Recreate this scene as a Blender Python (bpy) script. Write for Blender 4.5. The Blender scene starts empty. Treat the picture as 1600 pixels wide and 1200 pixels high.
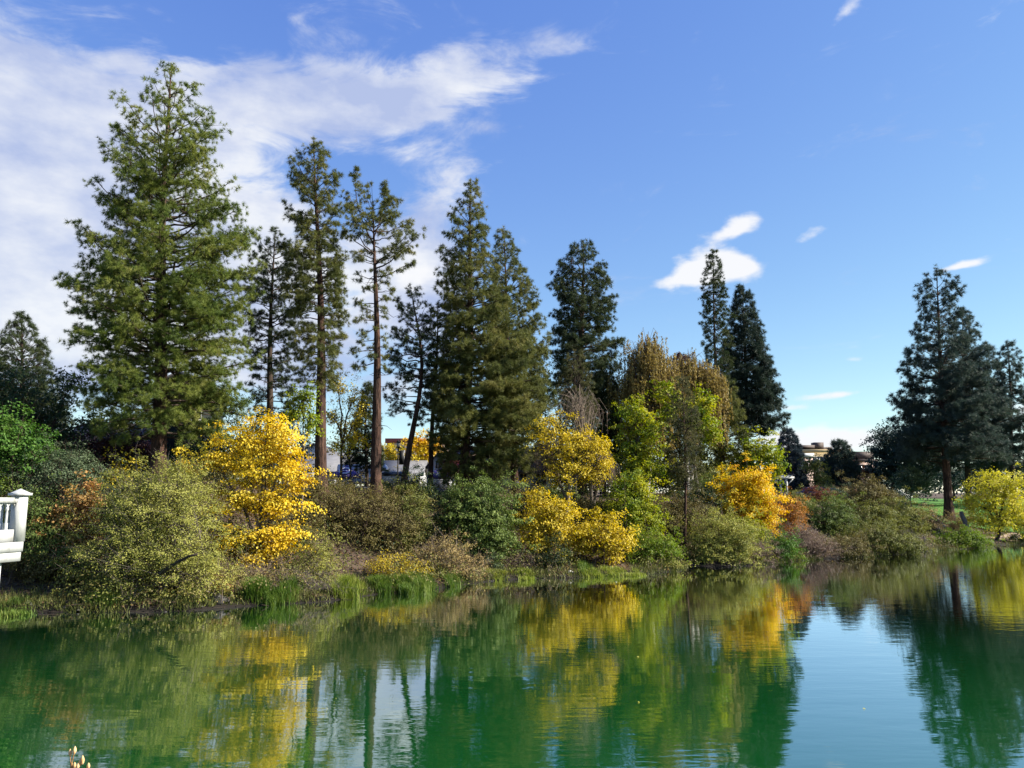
import bpy, math
import numpy as np

# ------------------------------------------------------------------ camera
F_PX = 1232.0
PITCH = math.radians(7.86)
CAM_H = 5.0
scn = bpy.context.scene
COL = scn.collection
cam_d = bpy.data.cameras.new('camera')
cam = bpy.data.objects.new('camera', cam_d)
COL.objects.link(cam)
cam.location = (0, 0, CAM_H)
cam.rotation_euler = (math.radians(90) + PITCH, 0, 0)
cam_d.sensor_width = 36.0
cam_d.lens = 36.0 * F_PX / 1600.0
cam_d.clip_start = 0.05
cam_d.clip_end = 6000
scn.camera = cam

SUN_AZ, SUN_EL = 94.0, 36.0          # degrees clockwise from +Y, above horizon
SUN_STRENGTH = 5.0
SKY_STRENGTH = 0.13
EXPOSURE = 1.32
scn.view_settings.view_transform = 'Standard'
scn.view_settings.look = 'None'
scn.view_settings.gamma = 1.0
scn.view_settings.use_curve_mapping = False
scn.view_settings.exposure = EXPOSURE
scn.cycles.use_denoising = True
scn.cycles.max_bounces = 5
scn.cycles.diffuse_bounces = 2
scn.cycles.glossy_bounces = 2
scn.cycles.transmission_bounces = 2
scn.cycles.transparent_max_bounces = 4
scn.cycles.caustics_reflective = False
scn.cycles.caustics_refractive = False
scn.cycles.sample_clamp_indirect = 4.0


def pdir(px, py):
    a = (px - 800.0) / F_PX
    b = (600.0 - py) / F_PX
    return (a, math.cos(PITCH) - b * math.sin(PITCH), math.sin(PITCH) + b * math.cos(PITCH))


def at(px, py, Y):
    d = pdir(px, py)
    k = Y / d[1]
    return np.array([d[0] * k, Y, CAM_H + d[2] * k])


# ------------------------------------------------------------------ world
def N(nt, typ, **kw):
    n = nt.nodes.new(typ)
    for k, v in kw.items():
        setattr(n, k, v)
    return n


def math_n(nt, op, a, b=None, c=None, clamp=False):
    n = nt.nodes.new('ShaderNodeMath')
    n.operation = op
    n.use_clamp = clamp
    for i, v in enumerate((a, b, c)):
        if v is None:
            continue
        if isinstance(v, (int, float)):
            n.inputs[i].default_value = v
        else:
            nt.links.new(v, n.inputs[i])
    return n.outputs[0]


world = bpy.data.worlds.new('World')
scn.world = world
world.use_nodes = True
wt = world.node_tree
wt.nodes.clear()
w_out = N(wt, 'ShaderNodeOutputWorld')
w_bg = N(wt, 'ShaderNodeBackground')
w_bg.inputs['Strength'].default_value = SKY_STRENGTH
wt.links.new(w_bg.outputs[0], w_out.inputs[0])
sky = N(wt, 'ShaderNodeTexSky')
sky.sky_type = 'NISHITA'
sky.sun_disc = False
sky.sun_elevation = math.radians(SUN_EL)
sky.sun_rotation = math.radians(SUN_AZ)
sky.altitude = 1100
sky.air_density = 1.0
sky.dust_density = 0.1
sky.ozone_density = 2.2
tc = N(wt, 'ShaderNodeTexCoord')
sep = N(wt, 'ShaderNodeSeparateXYZ')
wt.links.new(tc.outputs['Generated'], sep.inputs[0])
az = math_n(wt, 'ARCTAN2', sep.outputs[0], sep.outputs[1])
el = math_n(wt, 'ARCSINE', sep.outputs[2])


def azel(px, py):
    d = np.array(pdir(px, py))
    d /= np.linalg.norm(d)
    return math.atan2(d[0], d[1]), math.asin(d[2])


comb = N(wt, 'ShaderNodeCombineXYZ')
wt.links.new(math_n(wt, 'MULTIPLY', az, 1.0), comb.inputs[0])
wt.links.new(math_n(wt, 'MULTIPLY', el, 1.9), comb.inputs[1])
# soft wispy noise, sheared so that the streaks climb to one side
vrot = N(wt, 'ShaderNodeVectorRotate')
vrot.rotation_type = 'Z_AXIS'
vrot.inputs['Angle'].default_value = math.radians(-16)
wt.links.new(comb.outputs[0], vrot.inputs['Vector'])
vscl = N(wt, 'ShaderNodeVectorMath')
vscl.operation = 'MULTIPLY'
vscl.inputs[1].default_value = (0.85, 1.25, 1)
wt.links.new(vrot.outputs[0], vscl.inputs[0])
nz1 = N(wt, 'ShaderNodeTexNoise')
nz1.inputs['Scale'].default_value = 6.0
nz1.inputs['Detail'].default_value = 9
nz1.inputs['Roughness'].default_value = 0.62
nz1.inputs['Distortion'].default_value = 0.9
wt.links.new(vscl.outputs[0], nz1.inputs['Vector'])
nz2 = N(wt, 'ShaderNodeTexNoise')
nz2.inputs['Scale'].default_value = 26.0
nz2.inputs['Detail'].default_value = 7
nz2.inputs['Roughness'].default_value = 0.55
wt.links.new(comb.outputs[0], nz2.inputs['Vector'])
nz3 = N(wt, 'ShaderNodeTexNoise')
nz3.inputs['Scale'].default_value = 5.0
nz3.inputs['Detail'].default_value = 6
nz3.inputs['Roughness'].default_value = 0.55
wt.links.new(comb.outputs[0], nz3.inputs['Vector'])


def blob(px, py, rx, ry, rot=0.0, amp=1.0):
    """soft ellipse in azimuth / elevation"""
    a0, e0 = azel(px, py)
    r = math.radians(rot)
    da = math_n(wt, 'SUBTRACT', az, a0)
    de = math_n(wt, 'SUBTRACT', el, e0)
    u = math_n(wt, 'ADD', math_n(wt, 'MULTIPLY', da, math.cos(r)), math_n(wt, 'MULTIPLY', de, math.sin(r)))
    v = math_n(wt, 'SUBTRACT', math_n(wt, 'MULTIPLY', de, math.cos(r)), math_n(wt, 'MULTIPLY', da, math.sin(r)))
    u = math_n(wt, 'DIVIDE', u, rx / F_PX)
    v = math_n(wt, 'DIVIDE', v, ry / F_PX)
    q = math_n(wt, 'ADD', math_n(wt, 'MULTIPLY', u, u), math_n(wt, 'MULTIPLY', v, v))
    g = math_n(wt, 'POWER', 2.718, math_n(wt, 'MULTIPLY', q, -1.0))
    return math_n(wt, 'MULTIPLY', g, amp)


def total(lst):
    s = lst[0]
    for x in lst[1:]:
        s = math_n(wt, 'ADD', s, x)
    return s


soft = total([
    blob(40, 190, 330, 110, -8, .9),
    blob(330, 150, 260, 60, 6, .75),
    blob(560, 165, 230, 55, 4, .85),
    blob(740, 95, 170, 50, 18, .95),
    blob(855, 72, 60, 30, 10, .75),
    blob(-80, 420, 340, 230, 0, 1.15),
    blob(60, 330, 240, 120, 0, .5),
    blob(400, 390, 150, 80, 0, .8),
    blob(650, 430, 90, 80, 0, 1.4),
    blob(700, 300, 80, 40, 10, .75),
    blob(480, 540, 280, 110, 0, .95),
    blob(800, 199, 80, 9, 3, .42),
    blob(620, 238, 60, 14, 3, .34),
    blob(1000, 700, 140, 60, 0, .35),
    blob(-900, 250, 500, 260, 0, .9),
])
s1 = math_n(wt, 'ADD', math_n(wt, 'MULTIPLY', soft, 0.85), math_n(wt, 'ADD', math_n(wt, 'MULTIPLY', math_n(wt, 'SUBTRACT', nz1.outputs[0], 0.5), 2.8), math_n(wt, 'MULTIPLY', math_n(wt, 'SUBTRACT', nz2.outputs[0], 0.5), .6)))
d_soft = N(wt, 'ShaderNodeMapRange')
d_soft.interpolation_type = 'SMOOTHERSTEP'
d_soft.inputs['From Min'].default_value = 0.16
d_soft.inputs['From Max'].default_value = 1.2
d_soft.inputs['To Max'].default_value = 0.92
wt.links.new(s1, d_soft.inputs['Value'])
crisp = total([
    blob(1086, 432, 58, 14, 5, 1.25),
    blob(1116, 408, 46, 21, 0, 1.15),
    blob(1158, 420, 34, 14, -6, .95),
    blob(1165, 346, 36, 14, 16, .9),
    blob(1130, 368, 40, 9, 6, .65),
    blob(1275, 364, 40, 10, 16, .4),
    blob(1515, 411, 24, 6, 2, .7),
    blob(1480, 421, 26, 4, 4, .55),
    blob(1305, 617, 50, 6, 3, .75),
    blob(1235, 637, 26, 6, 0, .62),
    blob(1290, 690, 110, 22, 0, 1.1),
    blob(1335, 561, 20, 6, 0, .5),
    blob(1322, 14, 30, 12, 30, .6),
    blob(1600, 640, 40, 16, 0, .6),
    blob(1590, 366, 26, 6, 20, .34),
    blob(655, 425, 55, 45, 0, .75),
])
s2 = math_n(wt, 'ADD', crisp, math_n(wt, 'MULTIPLY', math_n(wt, 'SUBTRACT', nz2.outputs[0], 0.5), 1.35))
d_cr = N(wt, 'ShaderNodeMapRange')
d_cr.interpolation_type = 'SMOOTHSTEP'
d_cr.inputs['From Min'].default_value = 0.25
d_cr.inputs['From Max'].default_value = 0.9
d_cr.inputs['To Max'].default_value = 0.97
wt.links.new(s2, d_cr.inputs['Value'])
# the photograph's tone curve holds the blue back towards the horizon: one curve per channel for the whole sky
S_ = SKY_STRENGTH * 2 ** EXPOSURE
S_IN = .13 * 2 ** .5
srgb = N(wt, 'ShaderNodeSeparateColor')
wt.links.new(sky.outputs[0], srgb.inputs[0])
crgb = N(wt, 'ShaderNodeCombineColor')
for ch, (k_, g_) in enumerate(((.94, 1.0), (.98, .92), (1.0, .42))):
    v_ = math_n(wt, 'POWER', math_n(wt, 'MULTIPLY', srgb.outputs[ch], S_IN), g_)
    wt.links.new(math_n(wt, 'MULTIPLY', v_, k_ / S_), crgb.inputs[ch])
cramp = N(wt, 'ShaderNodeValToRGB')
cramp.color_ramp.elements[0].position = 0.40
cramp.color_ramp.elements[0].color = (.49 / S_, .57 / S_, .82 / S_, 1)
cramp.color_ramp.elements[1].position = 0.60
cramp.color_ramp.elements[1].color = (.92 / S_, .94 / S_, .98 / S_, 1)
wt.links.new(nz3.outputs[0], cramp.inputs[0])
cmix = N(wt, 'ShaderNodeMix')
cmix.data_type = 'RGBA'
wt.links.new(d_soft.outputs[0], cmix.inputs[0])
wt.links.new(crgb.outputs[0], cmix.inputs[6])
wt.links.new(cramp.outputs[0], cmix.inputs[7])
cmix2 = N(wt, 'ShaderNodeMix')
cmix2.data_type = 'RGBA'
wt.links.new(d_cr.outputs[0], cmix2.inputs[0])
wt.links.new(cmix.outputs[2], cmix2.inputs[6])
cmix2.inputs[7].default_value = (.96 / S_, .97 / S_, 1.0 / S_, 1)
wt.links.new(cmix2.outputs[2], w_bg.inputs['Color'])

# ------------------------------------------------------------------ sun
sun_d = bpy.data.lights.new('sun', 'SUN')
sun_d.energy = SUN_STRENGTH
sun_d.angle = math.radians(0.53)
sun_d.color = (1.0, 0.93, 0.80)
sun = bpy.data.objects.new('sun', sun_d)
COL.objects.link(sun)
_a, _e = math.radians(SUN_AZ), math.radians(SUN_EL)
from mathutils import Vector
sun.rotation_euler = Vector((math.sin(_a) * math.cos(_e), math.cos(_a) * math.cos(_e), math.sin(_e))).to_track_quat('Z', 'Y').to_euler()
sun.location = (60, 0, 60)

# ------------------------------------------------------------------ terrain function
WATERLINE = [(-700, 985), (-300, 972), (0, 962), (100, 957), (200, 958), (300, 956), (350, 950), (440, 945), (520, 940), (600, 928),
             (680, 921), (740, 912), (800, 905), (900, 903), (1000, 898), (1058, 893), (1075, 884), (1150, 886), (1250, 876),
             (1350, 870), (1440, 862), (1500, 858), (1600, 849), (1900, 838), (2600, 828)]
_sh = []
for _px, _py in WATERLINE:
    d = pdir(_px, _py)
    k = CAM_H / -d[2]
    _sh.append((d[0] * k, d[1] * k))
SHORE = np.array(_sh)
BANK_A = np.radians(np.array([-60, -32, -24, -10, 0, 14, 22, 28, 33, 60]))
BANK_H = np.array([6.0, 6.0, 6.0, 5.5, 5.2, 4.7, 4.2, 3.5, 3.3, 3.0])


def shore_dist(x, y):
    """signed distance to the waterline, positive on the far bank"""
    x = np.asarray(x, float)
    y = np.asarray(y, float)
    best = np.full(x.shape, 1e18)
    for i in range(len(SHORE) - 1):
        ax, ay = SHORE[i]
        bx, by = SHORE[i + 1]
        dx, dy = bx - ax, by - ay
        t = np.clip(((x - ax) * dx + (y - ay) * dy) / (dx * dx + dy * dy), 0, 1)
        q = (x - ax - t * dx) ** 2 + (y - ay - t * dy) ** 2
        best = np.minimum(best, q)
    ysh = np.interp(x, SHORE[:, 0], SHORE[:, 1])
    return np.sqrt(best) * np.where(y > ysh, 1, -1)


PD = np.array([-40, -6, -2, 0, 0.5, 1.2, 3, 6, 9, 12, 40, 4000])
PF = np.array([-.5, -.35, -.16, -0.02, .045, .06, .12, .34, .68, .94, 1.02, 1.05])


def gz(x, y):
    x = np.asarray(x, float)
    y = np.asarray(y, float)
    d = shore_dist(x, y)
    ang = np.arctan2(x, np.maximum(y, 1.0))
    H = np.interp(ang, BANK_A, BANK_H)
    z = np.interp(d, PD, PF) * H
    z = z + np.where(d > 0.3, 0.12 * np.sin(x * 1.1 + y * .7) * np.sin(y * .9 - x * .4) * np.clip(d / 6, 0, 1), 0)
    # near bank, under and behind the camera
    zn = np.interp(y, [-400, 1.0, 3, 6, 9, 12], [3.6, 3.4, 3.1, 1.7, 0.0, -1.6])
    return np.where(y < 12, np.maximum(zn, z), z)


# ------------------------------------------------------------------ mesh helpers
rng0 = np.random.default_rng(5)


def new_mesh(name, V, F, mat, var=None, smooth=False):
    """V (n,3); F (m,k) array or list of such arrays"""
    if not isinstance(F, (list, tuple)):
        F = [F]
    me = bpy.data.meshes.new(name)
    V = np.ascontiguousarray(V, dtype=np.float32)
    me.vertices.add(len(V))
    me.vertices.foreach_set('co', V.ravel())
    loops = np.concatenate([f.ravel() for f in F]).astype(np.int32)
    counts = np.concatenate([np.full(len(f), f.shape[1], dtype=np.int32) for f in F])
    starts = np.concatenate([[0], np.cumsum(counts)[:-1]]).astype(np.int32)
    me.loops.add(len(loops))
    me.loops.foreach_set('vertex_index', loops)
    me.polygons.add(len(counts))
    me.polygons.foreach_set('loop_start', starts)
    me.polygons.foreach_set('loop_total', counts)
    if smooth:
        me.polygons.foreach_set('use_smooth', np.ones(len(counts), dtype=bool))
    if var is not None:
        a = me.attributes.new('var', 'FLOAT', 'POINT')
        a.data.foreach_set('value', np.ascontiguousarray(var, dtype=np.float32))
    me.update(calc_edges=True)
    me.materials.append(mat)
    return me


def add(name, V, F, mat, parent=None, var=None, smooth=False, origin=None):
    V = np.asarray(V, float)
    if parent is not None:
        origin = np.array(parent['_o'])
    if origin is None:
        origin = np.zeros(3)
    me = new_mesh(name, V - origin, F, mat, var, smooth)
    o = bpy.data.objects.new(name, me)
    COL.objects.link(o)
    if parent is not None:
        o.parent = parent
        o['_o'] = [float(v) for v in origin] if parent is None else [float(v) for v in parent['_o']]
    else:
        o.location = [float(v) for v in origin]
        o['_o'] = [float(v) for v in origin]
    return o


def thing(name, loc, label, cat, group=None):
    o = bpy.data.objects.new(name, None)
    o.empty_display_size = 0.3
    COL.objects.link(o)
    o.location = [float(v) for v in loc]
    o['_o'] = [float(v) for v in loc]
    tag(o, label, cat, group)
    return o


def tag(o, label, cat, group=None):
    o['label'] = label
    o['category'] = cat
    if group:
        o['group'] = group


def structure(o):
    o['kind'] = 'structure'
    return o


class Acc:
    """collects pieces of one mesh"""
    def __init__(self):
        self.V, self.Q, self.T, self.n, self.var = [], [], [], 0, []

    def put(self, V, Q=None, T=None, var=0.5):
        V = np.asarray(V, float)
        self.V.append(V)
        if Q is not None:
            self.Q.append(np.asarray(Q) + self.n)
        if T is not None:
            self.T.append(np.asarray(T) + self.n)
        self.var.append(np.full(len(V), var) if np.isscalar(var) else var)
        self.n += len(V)

    def tube(self, P, R, sides=5, var=0.5, cap=False):
        P = np.asarray(P, float)
        R = np.asarray(R, float)
        n = len(P)
        T = np.gradient(P, axis=0)
        T /= np.linalg.norm(T, axis=1)[:, None] + 1e-9
        ref = np.array([0, 0, 1.0]) if abs(T[:, 2]).mean() < .8 else np.array([1.0, 0, 0])
        A = np.cross(T, ref)
        A /= np.linalg.norm(A, axis=1)[:, None] + 1e-9
        B = np.cross(T, A)
        th = np.linspace(0, 2 * np.pi, sides, endpoint=False)
        V = P[:, None, :] + R[:, None, None] * (np.cos(th)[None, :, None] * A[:, None, :] + np.sin(th)[None, :, None] * B[:, None, :])
        V = V.reshape(-1, 3)
        i = np.arange(n - 1)[:, None] * sides
        j = np.arange(sides)[None, :]
        k = (j + 1) % sides
        Q = np.stack([i + j, i + k, i + sides + k, i + sides + j], -1).reshape(-1, 4)
        tri = None
        if cap:
            tri = np.array([[(n - 1) * sides, (n - 1) * sides + a, (n - 1) * sides + a + 1] for a in range(1, sides - 1)])
        self.put(V, Q, tri, var)

    def prisms(self, A, B, ra, rb, var=None):
        """batch of three-sided twigs from A to B"""
        A = np.asarray(A, float)
        B = np.asarray(B, float)
        m = len(A)
        if m == 0:
            return
        T = B - A
        T /= np.linalg.norm(T, axis=1)[:, None] + 1e-9
        ref = np.where(np.abs(T[:, 2:3]) < .8, np.array([[0, 0, 1.0]]), np.array([[1.0, 0, 0]]))
        X = np.cross(T, ref)
        X /= np.linalg.norm(X, axis=1)[:, None] + 1e-9
        Yv = np.cross(T, X)
        ra = np.broadcast_to(np.asarray(ra, float), (m,))
        rb = np.broadcast_to(np.asarray(rb, float), (m,))
        vs = []
        for c, r in ((A, ra), (B, rb)):
            for k in range(3):
                a = k * 2 * np.pi / 3
                vs.append(c + r[:, None] * (np.cos(a) * X + np.sin(a) * Yv))
        V = np.stack(vs, 1).reshape(-1, 3)
        base = np.arange(m)[:, None] * 6
        Q = np.concatenate([base + np.array([[k, (k + 1) % 3, 3 + (k + 1) % 3, 3 + k]]) for k in range(3)])
        self.put(V, Q, None, 0.5 if var is None else np.repeat(var, 6))

    def box(self, c, s, rz=0.0, rx=0.0, ry=0.0):
        h = np.array(s, float) / 2
        v = np.array([[x, y, z] for z in (-1, 1) for y in (-1, 1) for x in (-1, 1)]) * h
        if rx:
            co, si = math.cos(rx), math.sin(rx)
            v = v @ np.array([[1, 0, 0], [0, co, si], [0, -si, co]])
        if ry:
            co, si = math.cos(ry), math.sin(ry)
            v = v @ np.array([[co, 0, -si], [0, 1, 0], [si, 0, co]])
        if rz:
            co, si = math.cos(rz), math.sin(rz)
            v = v @ np.array([[co, si, 0], [-si, co, 0], [0, 0, 1]])
        self.put(v + np.array(c), np.array([[0, 2, 3, 1], [4, 5, 7, 6], [0, 1, 5, 4], [2, 6, 7, 3], [0, 4, 6, 2], [1, 3, 7, 5]]))

    def poly(self, P):
        """flat convex polygon fan"""
        P = np.asarray(P, float)
        self.put(P, None, np.array([[0, i, i + 1] for i in range(1, len(P) - 1)]))

    def prism_poly(self, P, d):
        """convex polygon P extruded by the vector d"""
        P = np.asarray(P, float)
        n = len(P)
        V = np.concatenate([P, P + np.array(d)])
        T = [[0, i + 1, i] for i in range(1, n - 1)] + [[n, n + i, n + i + 1] for i in range(1, n - 1)]
        Q = [[i, (i + 1) % n, n + (i + 1) % n, n + i] for i in range(n)]
        self.put(V, np.array(Q), np.array(T))

    def faces(self):
        F = []
        if self.Q:
            F.append(np.concatenate(self.Q))
        if self.T:
            F.append(np.concatenate(self.T))
        return F

    def build(self, name, mat, parent=None, smooth=False, var=False, origin=None):
        return add(name, np.concatenate(self.V), self.faces(), mat, parent,
                   np.concatenate(self.var) if var else None, smooth, origin)


# ------------------------------------------------------------------ materials
def principled(name, rough=0.7, spec=0.3):
    m = bpy.data.materials.new(name)
    m.use_nodes = True
    nt = m.node_tree
    b = nt.nodes['Principled BSDF']
    b.inputs['Roughness'].default_value = rough
    b.inputs['Specular IOR Level'].default_value = spec
    return m, nt, b


def ramp(nt, cols, pos=None):
    r = N(nt, 'ShaderNodeValToRGB')
    e = r.color_ramp.elements
    n = len(cols)
    while len(e) < n:
        e.new(0.5)
    for i, c in enumerate(cols):
        e[i].position = pos[i] if pos else i / max(1, n - 1)
        e[i].color = (*c, 1)
    return r


def leaf_mat(name, cols, transl=0.35, rough=0.55, noise=0.5, nscale=0.6, tboost=1.15):
    """foliage: colour picked per leaf and per spray, some light let through"""
    m = bpy.data.materials.new(name)
    m.use_nodes = True
    nt = m.node_tree
    b = nt.nodes['Principled BSDF']
    out = nt.nodes['Material Output']
    b.inputs['Roughness'].default_value = rough
    b.inputs['Specular IOR Level'].default_value = 0.22
    at_ = N(nt, 'ShaderNodeAttribute')
    at_.attribute_name = 'var'
    nz = N(nt, 'ShaderNodeTexNoise')
    nz.inputs['Scale'].default_value = nscale
    nz.inputs['Detail'].default_value = 2
    geo = N(nt, 'ShaderNodeNewGeometry')
    nt.links.new(geo.outputs['Position'], nz.inputs['Vector'])
    ai = N(nt, 'ShaderNodeAttribute')
    ai.attribute_type = 'INSTANCER'
    ai.attribute_name = 'tuft_var'
    f = math_n(nt, 'ADD', math_n(nt, 'MULTIPLY', math_n(nt, 'ADD', at_.outputs['Fac'], ai.outputs['Fac']), 1 - noise),
               math_n(nt, 'MULTIPLY', math_n(nt, 'ADD', math_n(nt, 'MULTIPLY', math_n(nt, 'SUBTRACT', nz.outputs[0], 0.5), 2.2), 0.5), noise), clamp=True)
    r = ramp(nt, [tuple(v * .8 for v in c) for c in cols])
    nt.links.new(f, r.inputs[0])
    nt.links.new(r.outputs[0], b.inputs['Base Color'])
    tr = N(nt, 'ShaderNodeBsdfTranslucent')
    hs = N(nt, 'ShaderNodeHueSaturation')
    hs.inputs['Saturation'].default_value = 1.1
    hs.inputs['Value'].default_value = tboost
    nt.links.new(r.outputs[0], hs.inputs['Color'])
    nt.links.new(hs.outputs[0], tr.inputs['Color'])
    mx = N(nt, 'ShaderNodeMixShader')
    mx.inputs[0].default_value = transl
    nt.links.new(b.outputs[0], mx.inputs[1])
    nt.links.new(tr.outputs[0], mx.inputs[2])
    nt.links.new(mx.outputs[0], out.inputs['Surface'])
    return m


def noisy(name, cols, scale=6, rough=0.8, stretch=(1, 1, 1), bump=0.3, detail=6, spec=0.25, dist=0.0, bdist=0.03):
    m, nt, b = principled(name, rough, spec)
    geo = N(nt, 'ShaderNodeNewGeometry')
    vm = N(nt, 'ShaderNodeVectorMath')
    vm.operation = 'MULTIPLY'
    vm.inputs[1].default_value = stretch
    nt.links.new(geo.outputs['Position'], vm.inputs[0])
    nz = N(nt, 'ShaderNodeTexNoise')
    nz.inputs['Scale'].default_value = scale
    nz.inputs['Detail'].default_value = detail
    nz.inputs['Roughness'].default_value = 0.62
    nz.inputs['Distortion'].default_value = dist
    nt.links.new(vm.outputs[0], nz.inputs['Vector'])
    n = len(cols)
    r = ramp(nt, cols, [0.3 + 0.4 * i / max(1, n - 1) for i in range(n)])
    nt.links.new(nz.outputs[0], r.inputs[0])
    nt.links.new(r.outputs[0], b.inputs['Base Color'])
    if bump:
        bp = N(nt, 'ShaderNodeBump')
        bp.inputs['Strength'].default_value = bump
        bp.inputs['Distance'].default_value = bdist
        nt.links.new(nz.outputs[0], bp.inputs['Height'])
        nt.links.new(bp.outputs[0], b.inputs['Normal'])
    return m


def glass_mat(name, col=(0.03, 0.035, 0.04)):
    m, nt, b = principled(name, 0.06, 0.6)
    b.inputs['Base Color'].default_value = (*col, 1)
    return m


def flat_noise(name, col, var=0.15, scale=1.5, rough=0.7, spec=0.3, bump=0.1):
    c = np.array(col)
    return noisy(name, [tuple(c * (1 - var)), tuple(np.minimum(c * (1 + var), .9))], scale, rough, bump=bump, spec=spec, bdist=.01)


M = {}
M['bark_red'] = noisy('bark_red', [(.010, .007, .006), (.055, .029, .021), (.125, .068, .046)], 2.6, 0.9, (2.2, 2.2, .5), 1.0, bdist=.2)
M['bark_grey'] = noisy('bark_grey', [(.05, .042, .035), (.13, .11, .09), (.2, .17, .14)], 5, 0.9, (1.5, 1.5, .4), .8, bdist=.05)
M['bark_dark'] = noisy('bark_dark', [(.025, .018, .014), (.07, .05, .038)], 4, 0.9, (1.5, 1.5, .5), .8, bdist=.05)
M['bark_pale'] = noisy('bark_pale', [(.2, .18, .16), (.5, .47, .43)], 3, 0.8, (1, 1, 2.5), .4)
M['twig_grey'] = noisy('twig_grey', [(.10, .08, .07), (.22, .18, .155)], 6, 0.85, bump=0)
M['twig_brown'] = noisy('twig_brown', [(.06, .04, .03), (.15, .10, .075)], 6, 0.85, bump=0)
M['twig_pink'] = noisy('twig_pink', [(.13, .10, .08), (.27, .21, .165)], 6, 0.85, bump=0)
# needles
M['pine_green'] = leaf_mat('pine_green', [(.05, .092, .02), (.13, .182, .037), (.24, .278, .058), (.37, .355, .11)], .3)
M['pine_olive'] = leaf_mat('pine_olive', [(.045, .062, .02), (.11, .13, .036), (.20, .205, .055), (.30, .265, .09)], .28)
M['pine_dark'] = leaf_mat('pine_dark', [(.025, .042, .02), (.06, .085, .032), (.115, .13, .05)], .22)
M['pine_blue'] = leaf_mat('pine_blue', [(.022, .042, .038), (.055, .085, .07), (.10, .135, .09)], .25)
M['fir_dark'] = leaf_mat('fir_dark', [(.016, .032, .026), (.036, .06, .042), (.07, .095, .055)], .2)
M['spruce_blue'] = leaf_mat('spruce_blue', [(.016, .03, .04), (.035, .06, .075), (.07, .10, .115)], .15)
M['larch'] = leaf_mat('larch', [(.02, .04, .016), (.05, .075, .024), (.10, .11, .03)], .25)
M['cedar'] = leaf_mat('cedar', [(.055, .07, .026), (.12, .125, .045), (.2, .165, .07)], .25)
# leaves
M['gold'] = leaf_mat('gold', [(.40, .24, .02), (.74, .47, .02), (.88, .64, .04), (.92, .74, .10), (.62, .58, .06)], .4, noise=.4)
M['gold_orange'] = leaf_mat('gold_orange', [(.55, .24, .015), (.80, .42, .016), (.88, .60, .03), (.86, .68, .06), (.5, .48, .05)], .4, noise=.45)
M['lemon'] = leaf_mat('lemon', [(.34, .33, .03), (.60, .56, .05), (.78, .70, .10), (.84, .76, .20)], .4, noise=.4)
M['yellow_olive'] = leaf_mat('yellow_olive', [(.20, .19, .022), (.42, .33, .03), (.72, .55, .04), (.84, .66, .10), (.50, .50, .06)], .4, noise=.4)
M['yellow_green'] = leaf_mat('yellow_green', [(.07, .14, .017), (.19, .27, .024), (.42, .43, .03), (.66, .54, .04)], .4, noise=.55)
M['lime'] = leaf_mat('lime', [(.08, .16, .02), (.18, .27, .025), (.32, .38, .04)], .4)
M['green'] = leaf_mat('green', [(.06, .10, .025), (.14, .20, .045), (.28, .34, .085)], .35)
M['green_bright'] = leaf_mat('green_bright', [(.035, .09, .018), (.09, .20, .03), (.20, .33, .05)], .35)
M['green_grey'] = leaf_mat('green_grey', [(.05, .08, .04), (.11, .155, .075), (.2, .25, .14)], .3)
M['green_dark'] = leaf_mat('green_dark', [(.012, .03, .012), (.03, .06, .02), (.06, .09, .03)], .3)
M['blue_green'] = leaf_mat('blue_green', [(.022, .042, .034), (.045, .08, .06), (.08, .12, .08)], .25)
M['olive_pale'] = leaf_mat('olive_pale', [(.18, .19, .045), (.30, .31, .065), (.43, .425, .095), (.55, .51, .14)], .35, noise=.5)
M['olive'] = leaf_mat('olive', [(.085, .10, .022), (.19, .205, .042), (.34, .335, .08)], .3)
M['olive_brown'] = leaf_mat('olive_brown', [(.065, .055, .023), (.14, .118, .038), (.24, .20, .066), (.20, .215, .055)], .3)
M['tan'] = leaf_mat('tan', [(.22, .15, .07), (.42, .31, .13), (.62, .50, .17)], .3)
M['orange'] = leaf_mat('orange', [(.28, .11, .025), (.48, .22, .05), (.60, .33, .09)], .35)
M['peach'] = leaf_mat('peach', [(.30, .13, .06), (.52, .27, .10), (.55, .38, .12), (.2, .2, .05)], .35)
M['rust'] = leaf_mat('rust', [(.10, .03, .018), (.22, .075, .035), (.30, .14, .06)], .3)
M['burgundy'] = leaf_mat('burgundy', [(.05, .006, .012), (.13, .012, .03), (.2, .03, .05)], .3)
M['maroon_dark'] = leaf_mat('maroon_dark', [(.02, .008, .009), (.05, .018, .016), (.07, .03, .02)], .25)
M['mauve'] = leaf_mat('mauve', [(.10, .06, .05), (.2, .13, .10), (.28, .2, .14)], .25)
M['weep'] = leaf_mat('weep', [(.16, .12, .04), (.30, .23, .07), (.44, .33, .11), (.29, .27, .07)], .35)
M['reed'] = leaf_mat('reed', [(.05, .10, .016), (.13, .22, .035), (.32, .36, .09)], .4)
M['reed_pale'] = leaf_mat('reed_pale', [(.12, .2, .03), (.3, .36, .06), (.45, .42, .12)], .4)
M['litter'] = leaf_mat('litter', [(.06, .035, .022), (.12, .07, .04), (.2, .125, .06), (.36, .24, .05)], .15, noise=.25)
M['weeds'] = leaf_mat('weeds', [(.05, .07, .02), (.14, .16, .04), (.28, .25, .09)], .3, noise=.6, nscale=.35)
M['lawn'] = leaf_mat('lawn', [(.035, .12, .010), (.065, .18, .016), (.10, .22, .024)], .35)

# ------------------------------------------------------------------ ground and water
M['ground'] = noisy('ground', [(.022, .014, .011), (.055, .036, .027), (.095, .067, .048), (.08, .072, .032)], 1.1, .95, bump=.7, detail=10, bdist=.15)


def axis(breaks):
    out = []
    for a, b, s in breaks:
        out.append(np.arange(a, b, s))
    out.append([breaks[-1][1]])
    return np.concatenate(out)


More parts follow.
